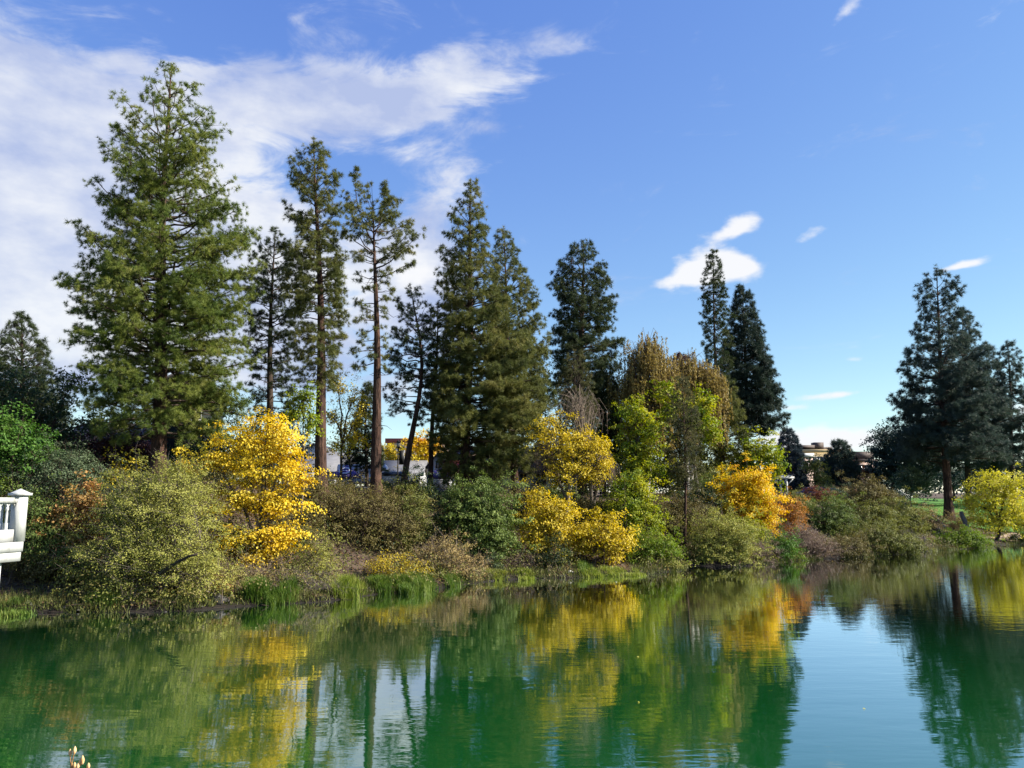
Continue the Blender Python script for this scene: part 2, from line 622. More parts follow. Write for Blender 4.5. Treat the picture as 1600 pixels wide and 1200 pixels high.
gx = axis([(-3000, -300, 300), (-300, -70, 12), (-70, -32, 2), (-32, 62, .9), (62, 100, 2), (100, 300, 12), (300, 3000, 300)])
gy = axis([(-300, -20, 20), (-20, 12, 1.5), (12, 28, 2), (28, 92, .9), (92, 130, 2), (130, 400, 15), (400, 4000, 200)])
GX, GY = np.meshgrid(gx, gy)
GZ = gz(GX, GY)
_n = np.random.default_rng(3).normal(0, .05, GZ.shape)
GZ = GZ + np.where((GZ > .15) & (np.abs(GX) < 90) & (GY < 120), _n, 0)
nx, ny = len(gx), len(gy)
ii = (np.arange(ny - 1)[:, None] * nx + np.arange(nx - 1)[None, :]).ravel()
# mud darkened just above the water: shade under the bushes painted in
_nt = M['ground'].node_tree
_b = _nt.nodes['Principled BSDF']
_src = _b.inputs['Base Color'].links[0].from_socket
_g = N(_nt, 'ShaderNodeNewGeometry')
_sx = N(_nt, 'ShaderNodeSeparateXYZ')
_nt.links.new(_g.outputs['Position'], _sx.inputs[0])
_mr = N(_nt, 'ShaderNodeMapRange')
_mr.inputs['From Min'].default_value = .08
_mr.inputs['From Max'].default_value = .55
_nt.links.new(_sx.outputs[2], _mr.inputs['Value'])
_mx = N(_nt, 'ShaderNodeMix')
_mx.data_type = 'RGBA'
_mx.inputs[6].default_value = (.014, .011, .008, 1)
_nt.links.new(_mr.outputs[0], _mx.inputs[0])
_nt.links.new(_src, _mx.inputs[7])
_nt.links.new(_mx.outputs[2], _b.inputs['Base Color'])
structure(add('ground', np.stack([GX, GY, GZ], -1).reshape(-1, 3), np.stack([ii, ii + 1, ii + nx + 1, ii + nx], 1), M['ground'], smooth=True))

m = bpy.data.materials.new('pond_water')
m.use_nodes = True
nt = m.node_tree
nt.nodes.remove(nt.nodes['Principled BSDF'])
geo = N(nt, 'ShaderNodeNewGeometry')


def wave(sx, sy, detail, rough=.5):
    v = N(nt, 'ShaderNodeVectorMath')
    v.operation = 'MULTIPLY'
    v.inputs[1].default_value = (sx, sy, 1)
    nt.links.new(geo.outputs['Position'], v.inputs[0])
    z = N(nt, 'ShaderNodeTexNoise')
    z.inputs['Scale'].default_value = 1.0
    z.inputs['Detail'].default_value = detail
    z.inputs['Roughness'].default_value = rough
    nt.links.new(v.outputs[0], z.inputs['Vector'])
    return z.outputs[0]


big = wave(.35, 1.1, 2)
mid = wave(1.6, 4.5, 2)
patch = wave(.07, .10, 2)
pm = N(nt, 'ShaderNodeMapRange')
pm.inputs['From Min'].default_value = .42
pm.inputs['From Max'].default_value = .62
pm.inputs['To Min'].default_value = .35
pm.inputs['To Max'].default_value = 1.3
nt.links.new(patch, pm.inputs['Value'])
hgt = math_n(nt, 'ADD', math_n(nt, 'MULTIPLY', big, .006), math_n(nt, 'MULTIPLY', math_n(nt, 'MULTIPLY', mid, .0036), pm.outputs[0]))
bp = N(nt, 'ShaderNodeBump')
bp.inputs['Strength'].default_value = 1.0
bp.inputs['Distance'].default_value = 1.0
nt.links.new(hgt, bp.inputs['Height'])
w_dif = N(nt, 'ShaderNodeBsdfDiffuse')
w_dif.inputs['Color'].default_value = (.004, .056, .011, 1)
w_glo = N(nt, 'ShaderNodeBsdfGlossy')
w_glo.inputs['Roughness'].default_value = 0.03
w_glo.inputs['Color'].default_value = (.92, .96, 1.0, 1)
nt.links.new(bp.outputs[0], w_glo.inputs['Normal'])
w_fr = N(nt, 'ShaderNodeFresnel')
w_fr.inputs['IOR'].default_value = 1.33
nt.links.new(bp.outputs[0], w_fr.inputs['Normal'])
w_mix = N(nt, 'ShaderNodeMixShader')
nt.links.new(math_n(nt, 'MULTIPLY_ADD', w_fr.outputs[0], 2.0, .09, clamp=True), w_mix.inputs[0])
nt.links.new(w_dif.outputs[0], w_mix.inputs[1])
nt.links.new(w_glo.outputs[0], w_mix.inputs[2])
nt.links.new(w_mix.outputs[0], nt.nodes['Material Output'].inputs['Surface'])
M['water'] = m
structure(add('water', [[-400, -60, 0], [600, -60, 0], [600, 400, 0], [-400, 400, 0]], np.array([[0, 1, 2, 3]]), M['water']))

# ------------------------------------------------------------------ foliage kit
def unit(v):
    return v / (np.linalg.norm(v, axis=-1, keepdims=True) + 1e-9)


def frames(D):
    """orthonormal frames with z along D"""
    D = unit(D)
    ref = np.where(np.abs(D[:, 2:3]) < .9, np.array([[0, 0, 1.0]]), np.array([[1.0, 0, 0]]))
    X = unit(np.cross(ref, D))
    Y = np.cross(D, X)
    return X, Y, D


def leaves(P, Nrm, L, W, var, rng, droop=.6):
    """folded leaf blades at P, facing Nrm"""
    n = len(P)
    Nrm = unit(Nrm)
    a = rng.normal(size=(n, 3)) * (1 - droop * .5)
    a[:, 2] -= droop * 1.3
    a = unit(a - (a * Nrm).sum(1, keepdims=True) * Nrm)
    bvec = np.cross(Nrm, a)
    L = np.broadcast_to(L, (n,))[:, None] * rng.uniform(.75, 1.25, (n, 1))
    W = np.broadcast_to(W, (n,))[:, None] * rng.uniform(.75, 1.25, (n, 1))
    up = Nrm * (W * .22)
    v0 = P - a * L * .45
    v1 = P + bvec * W * .5 + up - a * L * .05
    v2 = P + a * L * .55
    v3 = P - bvec * W * .5 + up - a * L * .05
    V = np.stack([v0, v1, v2, v3], 1).reshape(-1, 3)
    i = np.arange(n)[:, None] * 4
    F = np.concatenate([i + np.array([[0, 1, 2]]), i + np.array([[0, 2, 3]])])
    return V, F, np.repeat(var, 4)


def tuft_mesh(name, mat, needles, wid, spread, seed):
    rng = np.random.default_rng(seed)
    d = rng.normal(size=(needles, 3))
    d[:, 2] = np.abs(d[:, 2]) + .15 - .45 * rng.random(needles)
    d[:, :2] *= spread
    d = unit(d)
    ln = rng.uniform(.65, 1.05, needles)
    side = unit(np.cross(d, rng.normal(size=(needles, 3))))
    V = np.stack([d * .05 - side * wid, d * .05 + side * wid, d * ln[:, None]], 1).reshape(-1, 3)
    return new_mesh(name, V, np.arange(len(V)).reshape(-1, 3), mat, np.repeat(rng.normal(0, .08, needles), 3))


TUFTS = {}


def tuft_tree(mat, needles, wid, spread):
    """node group that sets a tuft on every point of the crown"""
    key = (mat, needles, round(wid, 3), spread)
    if key in TUFTS:
        return TUFTS[key]
    me = tuft_mesh('needle_tuft', M[mat], needles, wid, spread, 7)
    src = bpy.data.objects.new('needle_tuft', me)
    g = bpy.data.node_groups.new('needle_tufts', 'GeometryNodeTree')
    g.interface.new_socket('Geometry', in_out='INPUT', socket_type='NodeSocketGeometry')
    g.interface.new_socket('Geometry', in_out='OUTPUT', socket_type='NodeSocketGeometry')
    gi, go_ = g.nodes.new('NodeGroupInput'), g.nodes.new('NodeGroupOutput')
    oi = g.nodes.new('GeometryNodeObjectInfo')
    oi.inputs['Object'].default_value = src
    oi.inputs['As Instance'].default_value = False
    ip = g.nodes.new('GeometryNodeInstanceOnPoints')
    ar = g.nodes.new('GeometryNodeInputNamedAttribute')
    ar.data_type = 'FLOAT_VECTOR'
    ar.inputs['Name'].default_value = 'rot'
    asc = g.nodes.new('GeometryNodeInputNamedAttribute')
    asc.data_type = 'FLOAT'
    asc.inputs['Name'].default_value = 'scl'
    er = g.nodes.new('FunctionNodeEulerToRotation')
    g.links.new(ar.outputs['Attribute'], er.inputs[0])
    g.links.new(gi.outputs[0], ip.inputs['Points'])
    g.links.new(oi.outputs['Geometry'], ip.inputs['Instance'])
    g.links.new(er.outputs[0], ip.inputs['Rotation'])
    g.links.new(asc.outputs['Attribute'], ip.inputs['Scale'])
    g.links.new(ip.outputs[0], go_.inputs[0])
    TUFTS[key] = g
    return g


def tuft_crown(parent, P, D, S, var, rng, mat, needles, wid, spread):
    n = len(P)
    X, Y, Z = frames(D)
    roll = rng.uniform(0, 2 * np.pi, n)
    c, s = np.cos(roll)[:, None], np.sin(roll)[:, None]
    X, Y = c * X + s * Y, -s * X + c * Y
    ey = -np.arcsin(np.clip(X[:, 2], -1, 1))
    ex = np.arctan2(Y[:, 2], Z[:, 2])
    ez = np.arctan2(X[:, 1], X[:, 0])
    org = np.array(parent['_o'])
    me = bpy.data.meshes.new('crown')
    me.vertices.add(n)
    me.vertices.foreach_set('co', np.ascontiguousarray(P - org, dtype=np.float32).ravel())
    a = me.attributes.new('rot', 'FLOAT_VECTOR', 'POINT')
    a.data.foreach_set('vector', np.ascontiguousarray(np.stack([ex, ey, ez], 1), dtype=np.float32).ravel())
    for nm, val in (('scl', S), ('tuft_var', var)):
        a = me.attributes.new(nm, 'FLOAT', 'POINT')
        a.data.foreach_set('value', np.ascontiguousarray(val, dtype=np.float32))
    me.materials.append(M[mat])
    o = bpy.data.objects.new('crown', me)
    COL.objects.link(o)
    o.parent = parent
    o['_o'] = [float(v) for v in org]
    md = o.modifiers.new('needle_tufts', 'NODES')
    md.node_group = tuft_tree(mat, needles, wid, spread)
    o['kind'] = 'stuff'
    return o


def trunk_path(base, top, rng, wob=.15, n=14, bend=0.0):
    t = np.linspace(0, 1, n)
    P = base[None, :] * (1 - t)[:, None] + top[None, :] * t[:, None]
    ph = rng.uniform(0, 6.28, 4)
    P[:, 0] += wob * (np.sin(t * 5 + ph[0]) - np.sin(ph[0])) * t * (1 - t) * 3 + bend * np.sin(t * np.pi)
    P[:, 1] += wob * (np.sin(t * 4 + ph[1]) - np.sin(ph[1])) * t * (1 - t) * 3
    return t, P


def conifer(name, label, base_px, Y, top, outline, mat, bark='bark_red', w=14, limbs=110, pitch=(-8, 42), curl=.12, tuft=.34,
            needles=16, wid=.05, sub=1.0, inner=.28, step=.30, jitter=(.62, 1.06), dead=0, seed=1, wob=.15, bend=0., start_lim=None,
            hang=0., group=None, depth=1.0, spread=1.0, leaders=(), clus=2, cl_r=.55, lm=1.5, ts=.60):
    limbs = int(limbs * lm)
    tuft = tuft * ts
    rng = np.random.default_rng(seed)
    bx = at(base_px, 770, Y)[0]
    base = np.array([bx, Y, float(gz(bx, Y)) - .25])
    T = at(top[0], top[1], Y)
    H = T[2] - base[2]
    o = thing(name, base, label, 'tree', group)
    t, P = trunk_path(base, T, rng, wob, bend=bend)
    r0 = w / 2 * Y / F_PX
    R = r0 * np.clip(1 - t, 0, 1) ** .95 * .97 + .018
    R[0] *= 1.35
    tr = Acc()
    tr.tube(P, R, 9, cap=True)
    for lx, ly, t0 in leaders:
        E = at(lx, ly, Y)
        S = np.array([np.interp(t0, t, P[:, k]) for k in range(3)])
        q = np.linspace(0, 1, 5)
        LP = S[None] * (1 - q)[:, None] + E[None] * q[:, None]
        LP[:, 0] += (E[0] - S[0]) * .35 * np.sin(q * np.pi)
        tr.tube(LP, np.interp(t0, t, R) * .7 * (1 - q * .85), 6)
    tr.build('trunk', M[bark], o, smooth=True)

    def tz(z):
        tt = np.clip((z - base[2]) / H, 0, 1)
        return np.array([np.interp(tt, t, P[:, 0]), np.interp(tt, t, P[:, 1]), z]), tt
    zs, rl, rr = [], [], []
    for py, xl, xr in sorted(outline, key=lambda q: -q[0]):
        p0 = at(xl, py, Y)
        p1 = at(xr, py, Y)
        c, _ = tz(p0[2])
        zs.append(p0[2])
        rl.append(c[0] - p0[0])
        rr.append(p1[0] - c[0])
    zs, rl, rr = map(np.array, (zs, rl, rr))
    zlo, zhi = zs.min(), max(zs.max(), T[2] - .1)
    zg = np.linspace(zlo, zhi, 200)
    dens = np.interp(zg, zs, (np.abs(rl) + np.abs(rr)) / 2) + 1.3
    cdf = np.cumsum(dens)
    cdf /= cdf[-1]
    br = Acc()
    TP, TD, TS, TV = [], [], [], []
    PA, PB, PR = [], [], []
    u = (np.arange(limbs) + rng.random(limbs)) / limbs
    ztips = np.interp(u, cdf, zg)
    for i in range(limbs):
        zt = ztips[i]
        a = i * 2.39996 + rng.normal(0, .35)
        c = math.cos(a)
        L_, R_ = np.interp(zt, zs, rl), np.interp(zt, zs, rr)
        rad = (L_ * (1 - c) + R_ * (1 + c)) / 2 * rng.uniform(*jitter)
        rad = max(rad, .15)
        tt = (zt - base[2]) / H
        pt = math.radians(pitch[0] + (pitch[1] - pitch[0]) * np.clip((zt - zlo) / (zhi - zlo), 0, 1) ** 1.3 + rng.normal(0, 8))
        od = np.array([math.cos(a), math.sin(a) * depth, 0])
        z0 = zt - rad * (math.tan(pt) + curl)
        if start_lim is not None:
            z0 = max(z0, at(0, start_lim, Y)[2])
        z0 = min(max(z0, base[2] + H * .12), T[2] - .2)
        S, ts = tz(z0)
        q = np.linspace(0, 1, 6)
        ex = zt - z0
        LP = S[None] + od[None] * (rad * q)[:, None]
        LP[:, 2] = z0 + ex * ((1 - .5 * np.sign(curl)) * q + .5 * np.sign(curl) * q * q)
        LP[1:5] += rng.normal(0, .03 * rad, (4, 3))
        lr = min(.02 + .012 * rad, np.interp(ts, t, R) * .7)
        br.tube(LP, lr * (1 - q * .8) + .006, 4)
        lv = rng.random()
        # side shoots
        ns = max(4, int(rad * 5.6 * sub + 1.5))
        sp = np.sqrt(rng.uniform(inner ** 2, 1, ns))
        for s in sp:
            p = np.array([np.interp(s, q, LP[:, k]) for k in range(3)])
            sa = a + rng.choice([-1, 1]) * rng.uniform(.35, 1.15)
            ls = (rad * .30 * (1.15 - s) + .28 + .05 * rad) * rng.uniform(.6, 1.25)
            sd = np.array([math.cos(sa), math.sin(sa) * depth, rng.normal(.18, .25) - hang])
            sd /= np.linalg.norm(sd)
            e = p + sd * ls
            PA.append(p)
            PB.append(e)
            PR.append(.008 + .006 * ls)
            m_ = max(1, int(ls / step))
            f = np.linspace(1, .35, m_) if m_ > 1 else np.array([1.0])
            TP.append(p[None] + sd[None] * (ls * f)[:, None])
            d = sd[None] + np.array([[0, 0, .35 - hang]]) + rng.normal(0, .3, (m_, 3))
            TD.append(d)
            TS.append(tuft * rng.uniform(.65, 1.3, m_))
            TV.append(np.full(m_, .6 * lv) + .4 * rng.random())
        TP.append(LP[-1:])
        TD.append((LP[-1] - LP[-2])[None] + np.array([[0, 0, .2]]))
        TS.append(np.array([tuft]))
        TV.append(np.array([lv]))
    # leader
    for lx, ly, *_ in [(top[0], top[1])] + [l[:2] for l in leaders]:
        E = at(lx, ly, Y)
        k = 5
        TP.append(E[None] - np.array([[0, 0, 1.0]]) * np.linspace(0, .8, k)[:, None])
        TD.append(np.tile([[0, 0, 1.0]], (k, 1)) + rng.normal(0, .25, (k, 3)))
        TS.append(np.full(k, tuft))
        TV.append(rng.random(k))
    for lx, ly, t0 in leaders:
        E = at(lx, ly, Y)
        S = np.array([np.interp(t0, t, P[:, k_]) for k_ in range(3)])
        k = 46
        f = rng.uniform(.25, 1.0, k)[:, None]
        ctr = S * (1 - f) + E * f
        ctr[:, 0] += (E[0] - S[0]) * .35 * np.sin(f[:, 0] * np.pi)
        rd = rng.normal(0, 1, (k, 3)) * np.array([.55, .55, .2]) * (1.15 - f)
        e = ctr + rd * 1.3
        br.prisms(ctr - np.array([0, 0, .15]), e, .012, .006)
        TP.append(e)
        TD.append(rd + np.array([[0, 0, .5]]))
        TS.append(np.full(k, tuft))
        TV.append(rng.random(k))
    for i in range(dead):
        zt = base[2] + H * rng.uniform(.25, .8)
        S, ts = tz(zt)
        a = rng.uniform(0, 6.28)
        ln = rng.uniform(.5, 2.0)
        q = np.linspace(0, 1, 4)
        LP = S[None] + np.array([[math.cos(a), math.sin(a), -.25]]) * (ln * q)[:, None]
        LP[1:, 2] += rng.normal(0, .12, 3)
        br.tube(LP, .03 * (1 - q * .8), 4)
    br.prisms(PA[::2], PB[::2], np.array(PR[::2]), np.array(PR[::2]) * .4)
    br.build('branches', M['bark_dark'], o)['kind'] = 'stuff'
    TP, TD, TS, TV = map(np.concatenate, (TP, TD, TS, TV))
    k = clus
    TP = np.concatenate([TP] + [TP + rng.normal(0, 1, TP.shape) * np.array([.6, .6, .5]) * (TS[:, None] * cl_r) for _ in range(k)])
    TD = np.concatenate([TD] + [TD + rng.normal(0, .35, TD.shape) for _ in range(k)])
    TV = np.concatenate([TV] * (k + 1)) + rng.normal(0, .1, len(TP))
    TS = np.concatenate([TS] * (k + 1))
    tuft_crown(o, TP, TD, TS, TV, rng, mat, 34, .03, spread)
    return o


def sample_ball(n, rng, inner=.45, up=.0):
    d = unit(rng.normal(size=(n, 3)))
    r = rng.uniform(inner ** 3, 1, n) ** (1 / 3)
    return d * r[:, None]


DENS = 2.25


def broadleaf(name, label, cat, base_px, Y, blobs, mat, bark='bark_grey', leaf=.16, lw=.8, dens=1.0, clump=.5, w=6, seed=1, inner=.45,
              depth=.85, stems=1, droop=.6, per=24, group=None, twigs=1.0, base_dy=0., flat=.55, face=.55, twig_mat=None, twig_r=.008,
              base_z=None, lumpy=.32, bare=0.0):
    """tree or shrub: limbs from the base into each lobe, twigs to sprays, leaves in sprays"""
    rng = np.random.default_rng(seed)
    bx = at(base_px, 800, Y)[0]
    by = Y + base_dy
    base = np.array([bx, by, (float(gz(bx, by)) if base_z is None else base_z) - .1])
    o = thing(name, base, label, cat, group)
    wood, wt_ = Acc(), Acc()
    r0 = w / 2 * Y / F_PX
    C, R3 = [], []
    for bl in blobs:
        cx, cy, rx, ry = bl[:4]
        if stems > 1:
            k_ = 1.18 if cx < 1080 else 1.34
            rx, ry = rx * k_, ry * k_
        dY = bl[4] if len(bl) > 4 else 0.
        s = (Y + dY) / F_PX
        C.append(at(cx, cy, Y + dY))
        R3.append((rx * s, (rx + ry) * .5 * s * depth, ry * s))
    C = np.array(C)
    R3 = np.array(R3)
    isbush = stems > 1
    leaf = leaf * .74
    per = per * 1.5
    forks = []
    if not isbush:
        zc = min(C[:, 2].min(), np.average(C[:, 2]) - .2)
        fk = base + (np.average(C, axis=0) - base) * .55
        fk[2] = max(base[2] + .4, min(zc, base[2] + (np.average(C[:, 2]) - base[2]) * .6))
        tt, TPth = trunk_path(base, fk, rng, .12, 7)
        wood.tube(TPth, r0 * (1 - .35 * tt) * np.where(tt == 0, 1.25, 1), 8)
    P, NR, VR = [], [], []
    A, B, RR = [], [], []
    for bi in range(len(C)):
        c, r = C[bi], R3[bi]
        if not isbush:
            q = np.linspace(0, 1, 6)
            mid = (fk + c) / 2 + np.array([0, 0, .15 * np.linalg.norm(c - fk)])
            LP = ((1 - q) ** 2)[:, None] * fk + (2 * q * (1 - q))[:, None] * mid + (q ** 2)[:, None] * c
            LP[1:-1] += rng.normal(0, .06, (4, 3))
            wood.tube(LP, r0 * .6 * (1 - q * .8) + .01, 6)
        else:
            LP = None
        area = 4.2 * ((r[0] * r[1]) ** 1.6 + (r[0] * r[2]) ** 1.6 + (r[1] * r[2]) ** 1.6) ** (1 / 1.6) * 1.6
        nc = max(6, int(dens * (DENS if stems > 1 else 2.2) * area / (clump * clump * 2.6)))
        ball = sample_ball(nc, rng, inner)
        ball *= (1 + rng.normal(0, lumpy, (nc, 1)))
        ball *= np.where(rng.random((nc, 1)) < .16, rng.uniform(1.1, 1.5, (nc, 1)), 1)
        cc = c + ball * r
        # drop sprays underground
        g = gz(cc[:, 0], cc[:, 1])
        cc = cc[cc[:, 2] > np.maximum(g, 0) + .03]
        nc = len(cc)
        if nc == 0:
            continue
        if isbush:
            ns = max(2, int(stems * r[0] * r[1] / (R3[:, 0] * R3[:, 1]).sum()) + 1)
            sb = np.stack([c[0] + rng.normal(0, r[0] * .35, ns), c[1] + rng.normal(0, r[1] * .35, ns)], 1)
            sb = np.concatenate([sb, np.maximum(gz(sb[:, 0], sb[:, 1]), -.05)[:, None] - .05], 1)
            cen = c + (rng.random((ns, 3)) - .5) * r * .9
            cen[:, 2] = np.maximum(cen[:, 2], sb[:, 2] + .25)
            for k in range(ns):
                q = np.linspace(0, 1, 4)
                SP = sb[k][None] * (1 - q)[:, None] + cen[k][None] * q[:, None]
                SP[1:3] += rng.normal(0, .08, (2, 3))
                wood.tube(SP, (.02 + .012 * r[2]) * (1 - .75 * q), 4)
            pick = rng.integers(0, ns, nc)
            f = rng.uniform(.35, 1, nc)[:, None]
            src = sb[pick] * (1 - f) + cen[pick] * f
        else:
            s = rng.uniform(.45, 1, nc)
            q = np.linspace(0, 1, 6)
            src = np.stack([np.interp(s, q, LP[:, k]) for k in range(3)], 1)
        keep = rng.random(nc) < twigs
        mid = (src + cc) / 2 + np.array([0, 0, .08]) + rng.normal(0, .08, (nc, 3))
        A += [src[keep], mid[keep]]
        B += [mid[keep], cc[keep]]
        RR += [np.full(keep.sum(), twig_r * 1.6), np.full(keep.sum(), twig_r)]
        # fine shoots beyond each spray
        if bare > 0:
            kk = int(bare * 6) + 1
            e = np.repeat(cc, kk, 0)
            A.append(e)
            B.append(e + (unit(e - c) * .5 + rng.normal(0, .5, (len(e), 3)) + np.array([0, 0, .15])) * clump * 1.1)
            RR.append(np.full(len(e), twig_r * .6))
        cs = clump * rng.uniform(.6, 1.2, nc)
        cv = rng.random(nc)
        nl = rng.poisson(per, nc)
        idx = np.repeat(np.arange(nc), nl)
        off = rng.normal(0, .5, (len(idx), 3)) * cs[idx][:, None]
        off[:, 2] *= flat
        lp = cc[idx] + off
        lp[:, 2] -= .25 * (off[:, 0] ** 2 + off[:, 1] ** 2) / np.maximum(cs[idx], .1)
        outw = unit((cc[idx] - c) / r + off / cs[idx][:, None] * .5)
        nr = outw * face + np.array([[0, 0, .42]]) + rng.normal(0, .42, (len(idx), 3))
        P.append(lp)
        NR.append(nr)
        VR.append(.55 * cv[idx] + .45 * rng.random(len(idx)))
    if A:
        wt_.prisms(np.concatenate(A), np.concatenate(B), np.concatenate(RR), np.concatenate(RR) * .5)
    if wood.n:
        wd_ = wood.build('trunk' if not isbush else 'stems', M[bark], o, smooth=True)
        if isbush:
            wd_['kind'] = 'stuff'
    if wt_.n:
        wt_.build('twigs', M[twig_mat or bark], o)['kind'] = 'stuff'
    if P:
        P, NR, VR = map(np.concatenate, (P, NR, VR))
        ok = P[:, 2] > np.maximum(gz(P[:, 0], P[:, 1]), 0.0) + .01
        V, Fc, vv = leaves(P[ok], NR[ok], leaf, leaf * lw, VR[ok], rng, droop)
        add('crown' if not isbush else 'foliage', V, Fc, M[mat], o, vv)['kind'] = 'stuff'
    return o


def weeper(name, label, base_px, Y, blobs, mat, bark='bark_pale', w=8, seed=1, strands=260, ln=(1.0, 2.6), leaf=.12, group=None, leafy=1.0,
           twig_mat='twig_brown', base_dy=0.):
    """arching limbs with hanging strands"""
    rng = np.random.default_rng(seed)
    bx = at(base_px, 790, Y)[0]
    base = np.array([bx, Y, float(gz(bx, Y)) - .1])
    o = thing(name, base, label, 'tree', group)
    wood, tw = Acc(), Acc()
    r0 = w / 2 * Y / F_PX
    P, NR, VR, LW = [], [], [], []
    for (cx, cy, rx, ry) in blobs:
        c = at(cx, cy, Y)
        s = Y / F_PX
        r = np.array([rx * s, rx * s * .8, ry * s])
        tt, TPth = trunk_path(base, c + np.array([0, 0, r[2] * .7]), rng, .25, 9)
        wood.tube(TPth, r0 * (1 - .85 * tt) + .02, 7)
        nst = int(strands / len(blobs))
        d = unit(rng.normal(size=(nst, 3)))
        d[:, 2] = np.abs(d[:, 2])
        tip = c + d * r * rng.uniform(.45, 1.08, (nst, 1)) * (1 + .16 * np.sin(d[:, :1] * 7 + d[:, 1:2] * 5))
        q = rng.uniform(.5, 1, nst)
        src = np.stack([np.interp(q, tt, TPth[:, k]) for k in range(3)], 1)
        mid = src * .3 + tip * .7 + np.array([0, 0, .8])
        tw.prisms(src, mid, .02, .012)
        tw.prisms(mid, tip, .012, .008)
        for i in range(nst):
            L = rng.uniform(*ln)
            g = max(0, float(gz(tip[i, 0], tip[i, 1])))
            L = min(L, max(.3, tip[i, 2] - g - .2))
            f = np.linspace(0, 1, 3)
            sw = rng.normal(0, .15, 2)
            SP = np.stack([tip[i, 0] + sw[0] * f, tip[i, 1] + sw[1] * f, tip[i, 2] - L * f + .12 * np.sin(f * 3.14)], 1)
            tw.prisms(SP[:-1], SP[1:], .008, .006)
            n = rng.poisson(L * 13 * leafy)
            ff = rng.random(n)
            lp = np.stack([np.interp(ff, f, SP[:, k]) for k in range(3)], 1) + rng.normal(0, .055, (n, 3))
            P.append(lp)
            NR.append(rng.normal(0, 1, (n, 3)) + np.array([[0, -.3, .3]]))
            VR.append(np.full(n, .5 * rng.random()) + .5 * rng.random(n))
    wood.build('trunk', M[bark], o, smooth=True)
    tw.build('twigs', M[twig_mat], o)['kind'] = 'stuff'
    P, NR, VR = map(np.concatenate, (P, NR, VR))
    V, Fc, vv = leaves(P, NR, leaf * 1.3, leaf * .6, VR, rng, 1.2)
    add('crown', V, Fc, M[mat], o, vv)['kind'] = 'stuff'
    return o


def reeds(name, label, px, py, Y, wpx, hpx, mat, n=400, seed=1, group='grass clumps along the waterline', lean=.6, cat='grass clump'):
    n = int(n * 2.6)
    hpx = hpx * .8
    rng = np.random.default_rng(seed)
    c = at(px, py, Y)
    wx = wpx * Y / F_PX / 2
    h = hpx * Y / F_PX
    base = np.array([c[0], Y, max(0., float(gz(c[0], Y)))])
    o = thing(name, base, label, cat, group)
    k = max(6, int(wx * 5))
    cx = rng.uniform(-wx * .9, wx * .9, k)
    cy = rng.normal(.15, .45, k)
    ci = rng.integers(0, k, n)
    bx = base[0] + cx[ci] + rng.normal(0, .2, n)
    by = base[1] + cy[ci] + rng.normal(0, .2, n)
    bz = np.maximum(gz(bx, by), -.05)
    hh = h * rng.uniform(.45, 1.05, n) * (1 - .35 * (np.abs(bx - base[0]) / wx).clip(0, 1) ** 2)
    ang = rng.uniform(0, 6.28, n)
    ld = np.stack([np.cos(ang), np.sin(ang)], 1) * (lean * hh * rng.uniform(.1, 1.3, n))[:, None]
    wd = rng.uniform(.007, .017, n)
    px_, py_ = -np.sin(ang) * wd, np.cos(ang) * wd
    B = np.stack([bx, by, bz], 1)
    Mi = B + np.stack([ld[:, 0] * .35, ld[:, 1] * .35, hh * .62], 1)
    E = B + np.stack([ld[:, 0], ld[:, 1], hh * rng.uniform(.85, 1, n)], 1)
    S = np.stack([px_, py_, 0 * px_], 1)
    V = np.stack([B - S, B + S, Mi + S * .9, Mi - S * .9, E], 1).reshape(-1, 3)
    i = np.arange(n)[:, None] * 5
    F = [np.concatenate([i + np.array([[0, 1, 2, 3]])]), i + np.array([[3, 2, 4]])]
    add('blades', V, F, M[mat], o, np.repeat(rng.random(n), 5))['kind'] = 'stuff'
    return o


# ------------------------------------------------------------------ lawn, path
def sheet(name, corners_px, mat, lift=.05, n=14):
    """ground-hugging patch between four ground points (x, y)"""
    c = np.array(corners_px, float)
    u = np.linspace(0, 1, n)
    U, W = np.meshgrid(u, u)
    XY = ((1 - U) * (1 - W))[..., None] * c[0] + (U * (1 - W))[..., None] * c[1] + (U * W)[..., None] * c[2] + ((1 - U) * W)[..., None] * c[3]
    Z = gz(XY[..., 0], XY[..., 1]) + lift
    V = np.concatenate([XY, Z[..., None]], -1).reshape(-1, 3)
    i = (np.arange(n - 1)[:, None] * n + np.arange(n - 1)[None, :]).ravel()
    return structure(add(name, V, np.stack([i, i + 1, i + n + 1, i + n], 1), mat, smooth=True))


M['lawn_sheet'] = noisy('lawn_sheet', [(.03, .10, .010), (.055, .15, .016), (.08, .18, .022)], 2.5, .9, bump=.6, bdist=.08)
M['sand'] = noisy('sand', [(.20, .14, .10), (.32, .24, .17), (.40, .31, .22)], 2.2, .95, bump=.5, bdist=.05)
M['asphalt'] = noisy('asphalt', [(.04, .04, .042), (.065, .065, .066)], 8, .9, bump=.2)
sheet('lawn', [(at(1360, 770, 86)[0], 86), (at(1680, 770, 86)[0], 86), (at(1680, 770, 175)[0], 175), (at(1340, 770, 175)[0], 175)], M['lawn_sheet'], .12, 40)
sheet('path', [(at(1520, 770, 78)[0], 77.5), (at(1640, 770, 82)[0], 84), (at(1640, 770, 84)[0], 88), (at(1520, 770, 80)[0], 80.5)], M['sand'], .07)
sheet('car_park', [(at(480, 770, 60)[0], 61), (at(760, 770, 60)[0], 61), (at(760, 770, 74)[0], 74), (at(480, 770, 74)[0], 74)], M['asphalt'], .1)
sheet('parking_strip', [(at(1220, 770, 92)[0], 92), (at(1365, 770, 92)[0], 92), (at(1365, 770, 112)[0], 112), (at(1220, 770, 112)[0], 112)], M['asphalt'], .1)
